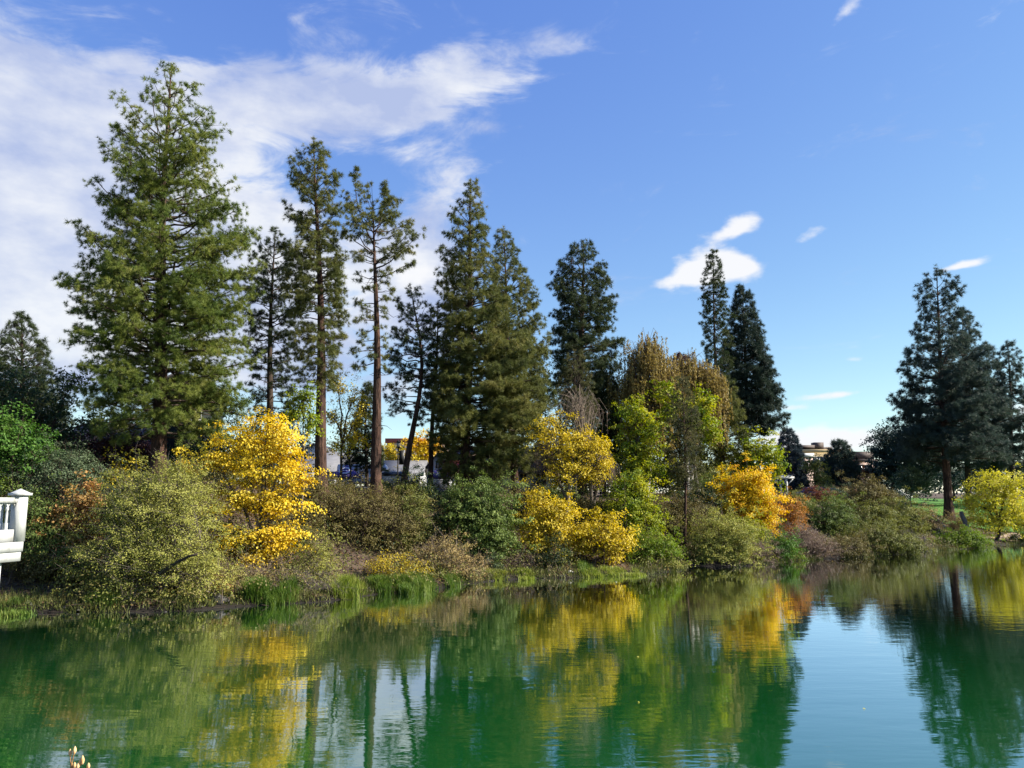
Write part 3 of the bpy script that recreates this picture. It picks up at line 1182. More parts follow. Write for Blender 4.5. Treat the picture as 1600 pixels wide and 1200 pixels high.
# grass blades on the lawn
_r = np.random.default_rng(77)
n = 14000
gxp = _r.uniform(1372, 1600, n)
gyp = _r.uniform(88.5, 112, n)
X = (gxp - 800) / F_PX * gyp * 1.01
Bz = gz(X, gyp) + .06
h_ = _r.uniform(.05, .13, n)
V = np.stack([np.stack([X - .03, gyp, Bz], 1), np.stack([X + .03, gyp, Bz], 1), np.stack([X + _r.normal(0, .05, n), gyp + _r.normal(0, .05, n), Bz + h_], 1)], 1).reshape(-1, 3)
go = add('grass', V, np.arange(3 * n).reshape(-1, 3), M['lawn'], None, np.repeat(_r.random(n), 3))
tag(go, 'bright green mown grass of the lawn under the far pines', 'grass')
go['kind'] = 'stuff'

# leaf litter and low weeds on the bank
n = 15000
ang = _r.uniform(math.radians(-36), math.radians(36), n)
xs = np.interp(_r.random(n), np.linspace(0, 1, len(SHORE) - 2), SHORE[1:-1, 0])
px_l = _r.uniform(-80, 1640, n)
wl = np.array(WATERLINE)
ys0 = np.interp(px_l, wl[:, 0], SHORE[:, 1])
yy = ys0 + np.abs(_r.normal(0, 1, n)) * 6 + .3
xx = (px_l - 800) / F_PX * yy * .99
zz = gz(xx, yy)
ok = zz > .05
P = np.stack([xx, yy, zz + .05], 1)[ok]
V, Fc, vv = leaves(P, np.array([[0, -.25, 1.0]]) + _r.normal(0, .35, P.shape), .15, .12, _r.random(len(P)), _r, .1)
lo = add('leaves', V, Fc, M['litter'], None, vv)
tag(lo, 'fallen brown and yellow leaves scattered over the river bank', 'fallen leaves')
lo['kind'] = 'stuff'
n = 30000
px_l = _r.uniform(-80, 1640, n)
ys0 = np.interp(px_l, wl[:, 0], SHORE[:, 1])
dd = np.abs(_r.normal(0, 1, n)) * np.where(_r.random(n) < .55, 1.0, 7)
yy = ys0 + dd + .1
xx = (px_l - 800) / F_PX * yy * .99
keep = (np.sin(xx * 1.7) + np.sin(xx * .63 + 1) + np.sin(yy * 1.1) + _r.normal(0, .8, n)) > -.6
xx, yy = xx[keep], yy[keep]
n = len(xx)
zz = np.maximum(gz(xx, yy), 0)
h_ = _r.uniform(.1, .42, n)
an = _r.uniform(0, 6.28, n)
S = np.stack([np.cos(an), np.sin(an), 0 * an], 1) * .022
B = np.stack([xx, yy, zz - .03], 1)
E = B + np.stack([_r.normal(0, .35, n) * h_, _r.normal(0, .35, n) * h_, h_], 1)
V = np.stack([B - S, B + S, E], 1).reshape(-1, 3)
wo = add('weeds', V, np.arange(3 * n).reshape(-1, 3), M['weeds'], None, np.repeat(_r.random(n), 3))
tag(wo, 'low weeds and dry grass along the water edge and slope', 'weeds')
wo['kind'] = 'stuff'

# ------------------------------------------------------------------ conifers
PINES = 'tall pines on the far bank'
conifer('pine_tree', 'tallest, broadest pine with full sunlit green crown, at the left', 246, 45.5, (268, 100),
        [(104, 260, 278), (122, 232, 300), (150, 220, 318), (178, 196, 340), (205, 162, 346), (240, 168, 374), (270, 176, 376), (300, 160, 384),
         (350, 154, 384), (400, 130, 386), (440, 112, 390), (480, 118, 392), (520, 124, 394), (570, 126, 394), (610, 130, 394), (650, 136, 388), (675, 142, 380), (696, 186, 340)],
        'pine_green', w=25, limbs=172, pitch=(-14, 40), tuft=.43, needles=17, wid=.05, sub=.9, inner=.16, step=.40, jitter=(.55, 1.02), seed=11, wob=.2, group=PINES)
conifer('pine_tree', 'dark thin pine just behind and right of the tallest pine', 420, 55, (430, 358),
        [(362, 420, 440), (385, 388, 455), (420, 384, 468), (460, 384, 470), (500, 386, 468), (540, 388, 466), (585, 392, 466), (630, 396, 462), (680, 400, 456)],
        'pine_dark', bark='bark_dark', w=14, limbs=76, pitch=(-10, 35), tuft=.44, sub=.85, inner=.35, seed=12, dead=10, group=PINES)
conifer('pine_tree', 'slender open-crowned pine with bare reddish lower trunk behind the golden maple', 502, 50, (490, 218),
        [(222, 484, 500), (245, 455, 512), (265, 452, 524), (300, 455, 526), (345, 450, 530), (390, 436, 536), (430, 438, 545), (470, 446, 540), (510, 450, 535), (560, 458, 530), (610, 470, 525)],
        'pine_olive', w=20, limbs=118, pitch=(-16, 42), tuft=.46, sub=.9, inner=.30, jitter=(.4, 1.08), seed=13, dead=22, group=PINES)
conifer('pine_tree', 'flat-topped pine with long bare straight red trunk', 588, 53, (583, 318),
        [(286, 592, 612), (305, 545, 622), (325, 536, 640), (350, 530, 660), (372, 536, 674), (395, 545, 668), (412, 548, 630), (440, 550, 618), (480, 546, 606), (530, 544, 604), (580, 548, 600)],
        'pine_olive', w=19, limbs=40, pitch=(-16, 30), tuft=.46, sub=.75, inner=.42, jitter=(.45, 1.15), seed=14, dead=26, leaders=((556, 262, .85), (602, 284, .88)), group=PINES)
conifer('pine_tree', 'small airy pine with curved thin trunk, right of the bare red trunk', 628, 56, (641, 446),
        [(450, 630, 650), (475, 608, 664), (510, 600, 672), (550, 598, 676), (590, 606, 672), (630, 606, 664), (665, 612, 655)],
        'pine_dark', w=11, limbs=46, pitch=(-10, 35), tuft=.42, sub=.8, inner=.4, seed=15, bend=.5, wob=.4, dead=12, group=PINES)
conifer('pine_tree', 'thin sparse pine touching the left side of the dense olive pine', 672, 58, (684, 472),
        [(476, 676, 692), (510, 664, 708), (560, 656, 706), (610, 655, 700), (650, 655, 692)],
        'pine_dark', w=9, limbs=36, pitch=(-10, 35), tuft=.42, sub=.8, inner=.4, seed=16, dead=8, group=PINES)
conifer('pine_tree', 'dense olive-green conical pine in the middle, crown almost to the ground', 724, 57, (735, 282),
        [(288, 730, 742), (312, 720, 750), (345, 704, 760), (362, 694, 764), (400, 692, 772), (445, 686, 790), (490, 688, 806), (540, 680, 822), (585, 676, 838), (630, 674, 850), (670, 676, 846), (705, 684, 820), (740, 690, 800), (765, 700, 780)],
        'pine_olive', w=18, limbs=210, pitch=(-14, 38), tuft=.46, sub=1.0, inner=.22, step=.34, seed=17, group=PINES)
conifer('pine_tree', 'shorter pine standing right behind the dense olive conical pine', 806, 64, (787, 358),
        [(362, 780, 794), (385, 772, 806), (420, 768, 822), (450, 764, 836), (490, 764, 848), (530, 766, 860), (570, 770, 864), (610, 770, 862), (660, 776, 856), (700, 780, 850), (745, 786, 836)],
        'pine_olive', w=12, limbs=150, pitch=(-12, 40), tuft=.50, sub=.9, inner=.25, step=.36, seed=18, group=PINES)
conifer('pine_tree', 'round-topped dark pine with red forked trunk showing in mid crown', 908, 70, (912, 376),
        [(380, 895, 922), (395, 882, 938), (425, 874, 950), (455, 860, 956), (480, 864, 970), (515, 860, 974), (550, 864, 970), (590, 868, 964), (625, 880, 960), (650, 895, 955)],
        'pine_dark', w=17, limbs=130, pitch=(-10, 45), tuft=.52, sub=.85, inner=.34, step=.38, jitter=(.5, 1.1), seed=19, leaders=((893, 384, .6),), dead=8, group=PINES)
conifer('fir_tree', 'very narrow drooping conifer tip rising in front of the small white cloud', 1128, 82, (1114, 393),
        [(398, 1110, 1119), (415, 1104, 1126), (440, 1100, 1133), (465, 1096, 1141), (500, 1097, 1142), (540, 1100, 1140), (575, 1106, 1142), (610, 1112, 1142)],
        'larch', bark='bark_dark', w=8, limbs=84, pitch=(-34, 10), curl=-.25, tuft=.5, sub=.8, inner=.2, step=.42, hang=.45, needles=14, seed=20, group=PINES)
conifer('fir_tree', 'dense dark pyramid conifer beside the narrow drooping one', 1166, 86, (1160, 447),
        [(452, 1155, 1166), (475, 1147, 1176), (505, 1138, 1186), (545, 1130, 1197), (585, 1126, 1206), (620, 1128, 1216), (645, 1134, 1224), (664, 1145, 1222), (680, 1158, 1200)],
        'fir_dark', bark='bark_dark', w=11, limbs=190, pitch=(-12, 35), tuft=.62, sub=.75, inner=.2, step=.5, needles=14, jitter=(.8, 1.04), seed=21, group=PINES)
conifer('spruce_tree', 'small blue spruce by the white pergola', 1237, 104, (1230, 668),
        [(674, 1226, 1235), (690, 1219, 1244), (710, 1214, 1252), (735, 1212, 1258), (758, 1208, 1264), (768, 1210, 1262)],
        'spruce_blue', bark='bark_dark', w=5, limbs=120, pitch=(-12, 25), tuft=.55, sub=.8, inner=.2, step=.5, needles=14, jitter=(.8, 1.05), seed=22, group='small conifers in the park')
conifer('pine_tree', 'rounded bushy dark pine right of the blue spruce', 1313, 104, (1311, 688),
        [(692, 1304, 1320), (705, 1296, 1328), (722, 1290, 1338), (742, 1287, 1342), (760, 1290, 1340)],
        'pine_blue', bark='bark_dark', w=5, limbs=80, pitch=(-8, 50), tuft=.7, sub=.75, inner=.3, step=.5, seed=23, group='small conifers in the park')
conifer('pine_tree', 'tall dark blue-green pine with thick bare trunk on the lawn bank', 1480, 88, (1463, 420),
        [(424, 1455, 1474), (440, 1440, 1490), (460, 1434, 1500), (485, 1438, 1498), (515, 1432, 1516), (545, 1426, 1528), (580, 1416, 1540), (615, 1408, 1552), (655, 1400, 1566), (690, 1402, 1574), (720, 1420, 1565)],
        'pine_blue', bark='bark_red', w=14, limbs=140, pitch=(-10, 42), tuft=.74, sub=.5, inner=.25, step=.5, seed=24, group=PINES)
conifer('pine_tree', 'broad dark pine close behind the tall one above the lawn', 1512, 98, (1504, 482),
        [(486, 1498, 1512), (510, 1490, 1526), (550, 1482, 1544), (600, 1472, 1560), (650, 1462, 1576), (700, 1462, 1582), (735, 1472, 1578)],
        'pine_blue', bark='bark_dark', w=10, limbs=120, pitch=(-12, 40), tuft=.78, sub=.55, inner=.2, step=.52, seed=25, group=PINES)
conifer('pine_tree', 'blue-green pine cut by the right edge of the picture', 1582, 95, (1574, 535),
        [(540, 1568, 1582), (560, 1558, 1594), (590, 1556, 1604), (640, 1552, 1614), (690, 1550, 1622), (735, 1556, 1620)],
        'pine_blue', bark='bark_dark', w=9, limbs=90, pitch=(-10, 42), tuft=.66, sub=.7, inner=.25, step=.5, seed=26, group=PINES)
conifer('fir_tree', 'dark dense conifer behind the shrubs at the left edge', 30, 58, (34, 488),
        [(494, 26, 42), (515, 12, 56), (550, -4, 72), (590, -20, 86), (640, -30, 98), (690, -34, 104), (730, -30, 104)],
        'pine_dark', bark='bark_dark', w=12, limbs=140, pitch=(-6, 45), tuft=.5, sub=.6, inner=.2, step=.4, seed=27, group=PINES)
conifer('cedar_tree', 'grey-green columnar conifer with bare pale stem near the water', 1067, 58, (1066, 586),
        [(592, 1058, 1074), (625, 1046, 1086), (665, 1042, 1094), (700, 1046, 1098), (735, 1050, 1102), (765, 1056, 1092)],
        'cedar', bark='bark_red', w=5, limbs=66, pitch=(-10, 50), jitter=(.4, 1.2), tuft=.34, sub=.9, inner=.2, step=.28, seed=28, group='small conifers on the bank')
conifer('pine_tree', 'small olive pine below the narrow drooping conifer', 1126, 72, (1132, 588),
        [(594, 1124, 1142), (620, 1112, 1154), (655, 1108, 1164), (690, 1112, 1168), (720, 1120, 1160)],
        'pine_olive', bark='bark_dark', w=8, limbs=66, pitch=(-8, 45), tuft=.5, sub=.8, inner=.3, step=.4, seed=29, group='small conifers on the bank')
conifer('fir_tree', 'small near-black fir between the slender pine and the bare red trunk', 573, 68, (576, 600),
        [(606, 570, 582), (635, 562, 590), (670, 552, 592), (705, 542, 596), (735, 540, 598)],
        'pine_dark', bark='bark_dark', w=6, limbs=70, pitch=(-8, 40), tuft=.5, sub=.8, inner=.2, step=.4, seed=30, group='small conifers on the bank')
conifer('cedar_tree', 'brownish columnar cedar in front of the round-topped dark pine', 898, 66, (897, 548),
        [(554, 888, 907), (580, 876, 920), (620, 868, 928), (660, 864, 932), (720, 864, 932)],
        'cedar', bark='bark_dark', w=6, limbs=100, pitch=(20, 65), tuft=.36, sub=.9, inner=.1, step=.3, seed=31, group='small conifers on the bank')
conifer('cedar_tree', 'dark columnar cedar left of the tall weeping birch', 944, 70, (946, 560),
        [(568, 936, 956), (600, 924, 968), (650, 916, 976), (720, 916, 976)],
        'pine_dark', bark='bark_dark', w=6, limbs=90, pitch=(10, 60), tuft=.42, sub=.9, inner=.1, step=.34, seed=32, group='small conifers on the bank')

# ------------------------------------------------------------------ broadleaf trees
AUT = 'autumn trees on the bank'
broadleaf('maple_tree', 'large golden maple with layered drooping leaves below the tallest pine', 'tree', 412, 41.5,
          [(418, 664, 36, 30), (380, 690, 46, 28), (440, 700, 40, 26), (335, 716, 42, 24, .4), (415, 738, 58, 30), (455, 742, 28, 26), (370, 775, 44, 30), (432, 790, 50, 28),
           (400, 838, 52, 28, -.5), (446, 836, 34, 22), (395, 868, 40, 16, -.8)],
          'gold', bark='bark_grey', leaf=.165, lw=.95, dens=.95, clump=.74, w=7, seed=41, inner=.3, per=48, droop=.9, flat=.26, face=.75, group=AUT)
broadleaf('maple_tree', 'broad yellow-leaved tree with crooked grey limbs above the yellow shrubs', 'tree', 872, 55,
          [(858, 672, 28, 26), (896, 690, 36, 30), (930, 698, 30, 22), (880, 728, 34, 22), (915, 735, 34, 20), (948, 716, 14, 16)],
          'yellow_olive', leaf=.165, lw=.95, dens=.7, clump=.5, w=8, seed=42, inner=.2, per=23, group=AUT)
broadleaf('maple_tree', 'yellow-green tall maple between yellow tree and columnar conifer', 'tree', 1000, 60,
          [(994, 646, 26, 24), (1012, 672, 26, 24), (992, 695, 34, 28), (1008, 728, 32, 26), (985, 740, 26, 22)],
          'yellow_green', leaf=.22, lw=.9, dens=1.0, clump=.5, w=7, seed=43, inner=.4, per=18, group=AUT)
broadleaf('maple_tree', 'compact golden-orange maple near the water right of centre', 'tree', 1168, 64,
          [(1165, 755, 38, 30), (1140, 768, 26, 26), (1190, 775, 30, 30), (1165, 795, 42, 30), (1198, 804, 20, 22)],
          'gold_orange', leaf=.18, lw=.95, dens=.9, clump=.5, w=7, seed=44, inner=.3, per=28, group=AUT)
broadleaf('maple_tree', 'green and yellow maple just behind the compact golden-orange maple', 'tree', 1190, 71,
          [(1185, 704, 32, 24), (1160, 718, 24, 24), (1205, 724, 16, 26), (1180, 740, 34, 22)],
          'yellow_green', leaf=.24, lw=.95, dens=.9, clump=.55, w=6, seed=45, inner=.4, per=18, group=AUT)
broadleaf('birch_tree', 'bright lemon-yellow tree with spreading crown at the right edge', 'tree', 1553, 80,
          [(1545, 752, 30, 22), (1575, 762, 34, 26), (1520, 778, 18, 18), (1550, 790, 40, 24), (1590, 798, 30, 28), (1560, 815, 44, 18), (1606, 822, 22, 18)],
          'lemon', bark='bark_dark', leaf=.22, lw=.8, dens=.85, clump=.6, w=6, seed=46, inner=.35, per=18, group=AUT)
broadleaf('maple_tree', 'yellow-leaved tree crown in front of the weeping birches', 'tree', 1092, 64,
          [(1098, 632, 22, 26), (1085, 660, 24, 24), (1108, 668, 18, 26), (1040, 612, 20, 18), (1048, 640, 18, 18)],
          'yellow_green', leaf=.24, lw=.95, dens=.85, clump=.5, w=6, seed=47, inner=.35, per=16, group=AUT)
weeper('weeping_birch', 'tallest weeping birch with brown-olive hanging strands', 1010, 68, [(1012, 566, 42, 46), (992, 610, 40, 42), (1036, 612, 38, 48), (1010, 660, 44, 40)], 'weep', seed=48, leafy=1.5, strands=760, ln=(1.2, 3.2), leaf=.16, w=8, group=AUT)
weeper('weeping_birch', 'wider weeping birch, right of the tallest one', 1075, 70, [(1078, 586, 44, 38), (1108, 608, 30, 40), (1056, 615, 34, 42), (1092, 655, 44, 42)], 'weep', seed=49, leafy=1.5, strands=760, ln=(1.2, 3.2), leaf=.16, w=8, group=AUT)
broadleaf('plum_tree', 'dark purple tree top between the two weeping birches', 'tree', 1062, 78, [(1062, 562, 14, 12), (1058, 588, 18, 20)], 'maroon_dark', leaf=.3, dens=.9, w=5, seed=50, per=16, group=AUT)
weeper('weeping_willow', 'almost bare grey weeping tree beside the yellow tree', 925, 56, [(905, 645, 44, 34), (945, 735, 22, 26), (845, 715, 18, 26)], 'mauve', bark='bark_grey', seed=51, strands=240, ln=(.7, 1.7), leaf=.1, leafy=.22, w=6, twig_mat='twig_pink', group=AUT)
broadleaf('tree', 'sparse yellow-green young tree left of the slender pine', 'tree', 472, 46,
          [(474, 622, 22, 20), (462, 645, 16, 14), (486, 660, 16, 16)], 'yellow_green', leaf=.2, dens=1.1, clump=.4, w=3.5, seed=52, inner=.2, per=14, group=AUT)
broadleaf('tree', 'thin twiggy tree with ochre leaves left of the bare red trunk', 'tree', 528, 55,
          [(528, 600, 20, 24), (550, 625, 22, 22), (520, 650, 20, 22), (560, 660, 18, 24), (538, 690, 22, 18)], 'yellow_olive', bark='bark_dark', leaf=.18, dens=.75, clump=.5, w=5, seed=53, inner=.1, per=13, bare=.5, twig_mat='twig_brown', group=AUT)
broadleaf('oak_tree', 'orange and yellow tree in front of the beige building', 'tree', 662, 98,
          [(652, 690, 20, 18), (676, 696, 18, 18), (660, 712, 26, 14)], 'gold_orange', leaf=.34, dens=1.0, clump=.7, w=4, seed=54, per=18, group='trees in the town behind')
broadleaf('oak_tree', 'olive-yellow tree left of the beige building', 'tree', 606, 100, [(606, 705, 16, 14), (614, 718, 20, 14)], 'yellow_olive', leaf=.34, dens=1.0, clump=.7, w=4, seed=55, per=18, group='trees in the town behind')
broadleaf('plum_tree', 'small crimson tree under the dense olive pine', 'tree', 704, 62, [(705, 718, 11, 14), (703, 734, 12, 12)], 'burgundy', leaf=.2, dens=1.2, clump=.4, w=3, seed=56, per=20, group=AUT)
broadleaf('oak_tree', 'dark blue-green rounded tree left of the lawn', 'tree', 1388, 104,
          [(1388, 690, 26, 30), (1374, 710, 20, 24), (1402, 724, 24, 28), (1420, 690, 26, 36), (1375, 735, 22, 22), (1442, 715, 30, 40), (1420, 745, 34, 20)], 'blue_green', bark='bark_dark', leaf=.36, dens=1.0, clump=.8, w=6, seed=57, per=20, group='trees in the park')
broadleaf('willow_tree', 'small grey-green tree at the edge of the lawn', 'tree', 1426, 90,
          [(1424, 742, 20, 13), (1412, 756, 18, 10), (1438, 760, 14, 12)], 'green_grey', bark='bark_grey', leaf=.28, dens=1.0, clump=.6, w=3, seed=58, per=18, group='trees in the park')
broadleaf('oak_tree', 'pale green shrubby tree between blue spruce and bushy pine', 'tree', 1272, 100, [(1272, 728, 16, 16), (1280, 748, 16, 14)], 'olive', bark='bark_dark', leaf=.32, dens=1.0, clump=.7, w=3, seed=59, per=18, group='trees in the park')
broadleaf('oak_tree', 'small rust-red tree between bushy pine and rounded dark tree', 'tree', 1352, 106, [(1350, 736, 14, 10), (1362, 746, 12, 12)], 'rust', bark='bark_dark', leaf=.32, dens=1.0, clump=.7, w=3, seed=60, per=18, group='trees in the park')
broadleaf('oak_tree', 'dark leafy tree behind the left shrubs under the dark conifer', 'tree', 60, 50,
          [(20, 610, 50, 40), (60, 650, 50, 40), (20, 680, 50, 40), (100, 690, 30, 30), (108, 610, 26, 40), (150, 660, 30, 26)], 'green_dark', bark='bark_dark', leaf=.22, dens=.8, clump=.6, w=8, seed=61, per=18, group='dark trees behind the tallest pine')
broadleaf('plum_tree', 'dark maroon tree behind the trunk of the tallest pine', 'tree', 205, 52,
          [(200, 690, 36, 18), (165, 686, 30, 20), (225, 715, 34, 20), (150, 720, 30, 22)], 'maroon_dark', bark='bark_dark', leaf=.2, dens=.9, clump=.5, w=5, seed=62, per=18, group='dark trees behind the tallest pine')
broadleaf('tree', 'yellow flecked small tree in shade left of the tallest pine trunk', 'tree', 190, 43,
          [(185, 720, 22, 16), (170, 748, 26, 16), (205, 745, 22, 16)], 'yellow_olive', bark='bark_dark', leaf=.18, dens=.45, clump=.5, w=3, seed=63, per=11, inner=.1, group='dark trees behind the tallest pine')
broadleaf('oak_tree', 'dark leafy tree behind the golden maple', 'tree', 330, 56, [(300, 700, 40, 26), (345, 690, 40, 26), (395, 710, 40, 30)], 'green_dark', bark='bark_dark', leaf=.22, dens=.8, clump=.6, w=6, seed=64, per=16, group='dark trees behind the tallest pine')
broadleaf('oak_tree', 'shaded green tree behind the yellow tree and dark-roofed house', 'tree', 830, 74, [(845, 620, 34, 50), (860, 700, 34, 46)], 'green_dark', bark='bark_dark', leaf=.26, dens=.8, clump=.6, w=6, seed=65, per=16, group='dark trees behind the yellow tree')
broadleaf('oak_tree', 'shaded olive tree behind the yellow-green tall maple', 'tree', 965, 72, [(955, 640, 34, 50), (985, 670, 36, 54), (1040, 690, 36, 50), (940, 700, 34, 44), (1090, 700, 34, 44)], 'olive', bark='bark_dark', leaf=.26, dens=.8, clump=.6, w=6, seed=66, per=16, group='dark trees behind the yellow tree')

broadleaf('oak_tree', 'dark leafy tree behind and above the dark cabin', 'tree', 330, 72, [(210, 660, 50, 36), (280, 640, 50, 34), (350, 650, 46, 40), (400, 690, 40, 34), (170, 690, 40, 30)], 'green_dark', bark='bark_dark', leaf=.26, dens=.6, clump=.7, w=6, seed=76, per=14, group='dark trees behind the tallest pine')
broadleaf('maple_tree', 'small amber tree between slender pine and bare red trunk', 'tree', 545, 60, [(540, 668, 16, 16), (556, 688, 14, 14), (528, 690, 12, 12)], 'gold_orange', bark='bark_dark', leaf=.2, dens=.7, clump=.5, w=3, seed=77, inner=.2, per=14, group=AUT)
broadleaf('oak_tree', 'dark leafy tree behind the slender pine', 'tree', 455, 64, [(440, 680, 26, 30), (470, 700, 24, 30), (415, 700, 24, 26)], 'green_dark', bark='bark_dark', leaf=.24, dens=.7, clump=.6, w=5, seed=78, per=14, group='dark trees behind the tallest pine')
DK = 'shaded trees and hedges behind the bank'
broadleaf('oak_tree', 'dark dense tree at the far left edge behind the bright green shrub', 'tree', -20, 54, [(-30, 640, 60, 50), (30, 720, 60, 30), (100, 720, 50, 34)], 'green_dark', bark='bark_dark', leaf=.24, dens=.8, clump=.6, w=8, seed=67, per=16, group=DK)
broadleaf('oak_tree', 'dark purple-brown tree mass left of the dark cabin', 'tree', 140, 56, [(120, 690, 40, 30), (165, 715, 46, 34), (215, 700, 40, 30), (240, 730, 50, 26)], 'maroon_dark', bark='bark_dark', leaf=.22, dens=.8, clump=.6, w=5, seed=68, per=16, group=DK)
broadleaf('oak_tree', 'dark green tree mass between cabin and golden maple', 'tree', 300, 52, [(290, 725, 50, 30), (350, 735, 50, 34), (400, 745, 40, 30)], 'green_dark', bark='bark_dark', leaf=.22, dens=.8, clump=.6, w=5, seed=69, per=16, group=DK)
broadleaf('hedge', 'dark hedge below the two weeping birches', 'hedge', 1030, 76, [(1000, 745, 40, 26), (1040, 735, 40, 30), (1085, 740, 36, 30)], 'olive', bark='bark_dark', leaf=.24, dens=.8, clump=.6, w=4, seed=70, per=16, stems=8, group=DK)
broadleaf('hedge', 'shaded hedge below the dense dark pyramid conifer', 'hedge', 1150, 84, [(1125, 745, 34, 24), (1155, 742, 28, 24), (1178, 756, 14, 10)], 'green_dark', bark='bark_dark', leaf=.26, dens=.8, clump=.6, w=4, seed=71, per=16, stems=8, group=DK)
broadleaf('hedge', 'shaded hedge right of the dark-roofed house behind the yellow tree', 'hedge', 905, 72, [(880, 745, 34, 26), (920, 742, 34, 28), (955, 750, 34, 24)], 'green_dark', bark='bark_dark', leaf=.24, dens=.8, clump=.6, w=4, seed=72, per=16, stems=8, group=DK)
broadleaf('oak_tree', 'dark tree behind the lemon-yellow tree at the right edge', 'tree', 1560, 106, [(1545, 745, 34, 26), (1590, 750, 34, 26), (1620, 740, 30, 30)], 'blue_green', bark='bark_dark', leaf=.34, dens=.8, clump=.8, w=5, seed=73, per=16, group=DK)
broadleaf('oak_tree', 'dark tree behind the trunks of the two lawn pines', 'tree', 1490, 128, [(1450, 745, 26, 22), (1490, 740, 34, 26), (1530, 745, 30, 24)], 'blue_green', bark='bark_dark', leaf=.4, dens=.8, clump=.9, w=4, seed=74, per=16, group=DK)
broadleaf('shrub_row', 'dark trimmed shrubs between the parked car and the lawn tree', 'hedge', 1365, 108, [(1370, 768, 24, 8), (1400, 772, 20, 6)], 'blue_green', bark='bark_dark', leaf=.26, dens=.9, clump=.6, seed=75, per=16, stems=6, group=DK)

# far wooded skyline, one mass
_r = np.random.default_rng(88)
nC = 2600
pxs = _r.uniform(-200, 1800, nC)
Yw = _r.uniform(190, 260, nC)
prof_y = np.interp(pxs, [-200, 0, 300, 600, 900, 1100, 1240, 1400, 1480, 1800], [700, 705, 715, 728, 722, 728, 742, 742, 732, 728])
prof_y = prof_y + 7 * np.sin(pxs * .043) + 5 * np.sin(pxs * .11 + 1) + 3 * np.sin(pxs * .31)
topz = CAM_H + (770 - prof_y) / F_PX * Yw
cxw = (pxs - 800) / F_PX * Yw
g0 = gz(cxw, Yw)
czw = g0 + (topz - g0) * np.sqrt(_r.random(nC))
idx = np.repeat(np.arange(nC), 11)
P = np.stack([cxw, Yw, czw], 1)[idx] + _r.normal(0, 1, (len(idx), 3)) * np.array([1.3, 1.3, .9])
V, Fc, vv = leaves(P, _r.normal(0, .7, P.shape) + np.array([[0, -.5, .6]]), .95, .8, (.6 * _r.random(nC))[idx] + .4 * _r.random(len(idx)), _r, .3)
fw = add('far_woods', V, Fc, M['blue_green'], None, vv)
tag(fw, 'distant dark wooded skyline behind the town buildings', 'woods')
fw['kind'] = 'stuff'


def undergrowth(name, label, mat, n, seed, hrange, leaf, mask, per=32, twig=None):
    leaf = leaf * .82
    """low brush hugging the slope, too dense to count"""
    rng = np.random.default_rng(seed)
    px = rng.uniform(-330, 1640, n)
    ys0 = np.interp(px, wl[:, 0], SHORE[:, 1])
    yy = ys0 + rng.uniform(.1, 15, n)
    xx = (px - 800) / F_PX * yy * .99
    k = mask(px, yy - ys0, xx, rng)
    # open ground: the dirt under the balcony and the bare scar above the reed bed
    d_ = yy - ys0
    k &= ~((px < 125) & (px > -60) & (d_ < 4.5)) & ~((px > 525) & (px < 596) & (d_ < 4.5)) & ~((px > 900) & (px < 1000) & (d_ < 4)) & ~((px > 1520) & (d_ < 7))
    k &= ~((px > 1080) & (rng.random(n) < .55))
    px, xx, yy = px[k], xx[k], yy[k]
    n = len(xx)
    h = rng.uniform(*hrange, n) * np.where(px > 1080, .55, 1.0)
    g = gz(xx, yy)
    c = np.stack([xx, yy, g + h * .55], 1)
    idx = np.repeat(np.arange(n), per)
    off = rng.normal(0, .42, (len(idx), 3)) * h[idx][:, None]
    P = c[idx] + off * np.array([1.1, 1.1, .8])
    gg = gz(P[:, 0], P[:, 1])
    ok = P[:, 2] > gg + .02
    V, Fc, vv = leaves(P[ok], (off + rng.normal(0, .3, off.shape) + np.array([[0, -.1, .5]]))[ok], leaf, leaf * .65, (.55 * rng.random(n)[idx] + .45 * rng.random(len(idx)))[ok], rng, .4)
    o = add(name, V, Fc, M[mat], None, vv)
    tag(o, label, 'undergrowth')
    o['kind'] = 'stuff'
    if twig:
        a = Acc()
        m_ = n * 3
        i3 = np.repeat(np.arange(n), 3)
        A = c[i3] * np.array([1, 1, 0]) + np.stack([rng.normal(0, .1, m_), rng.normal(0, .1, m_), g[i3]], 1)
        B = c[i3] + rng.normal(0, .45, (m_, 3)) * h[i3][:, None] + np.array([0, 0, 1]) * (h[i3] * .35)[:, None]
        a.prisms(A, B, .012, .005)
        t = a.build('bare_twigs', M[twig], None)
        tag(t, 'thin bare twigs of the ' + label, 'undergrowth')
        t['kind'] = 'stuff'


def nmask(f, lo, hi=1e9, dmin=0, dmax=99):
    def fn(px, d, x, rng):
        v = np.sin(px * .021 * f + 1.3 * f) + np.sin(px * .047 * f + d * .5 + f) + .6 * np.sin(d * 1.1 - px * .03)
        v = v + rng.normal(0, .5, len(px))
        return (v > lo) & (v < hi) & (d > dmin) & (d < dmax)
    return fn


undergrowth('undergrowth', 'brown bramble undergrowth covering the bank slope', 'olive_brown', 3000, 501, (.6, 1.5), .15, nmask(1.0, -.2))
undergrowth('undergrowth', 'olive green undergrowth covering the bank slope', 'olive', 2400, 502, (.5, 1.3), .15, nmask(1.7, .1))
undergrowth('undergrowth', 'dry tan brush near the water line', 'tan', 1500, 503, (.25, .7), .10, nmask(2.3, .2, dmax=6), per=9, twig='twig_pink')
undergrowth('undergrowth', 'dark green ivy-like ground cover on the upper bank', 'green_dark', 2000, 504, (.5, 1.4), .16, nmask(1.3, .2, dmin=4))

# ------------------------------------------------------------------ shrubs
SH = 'shrubs on the bank'


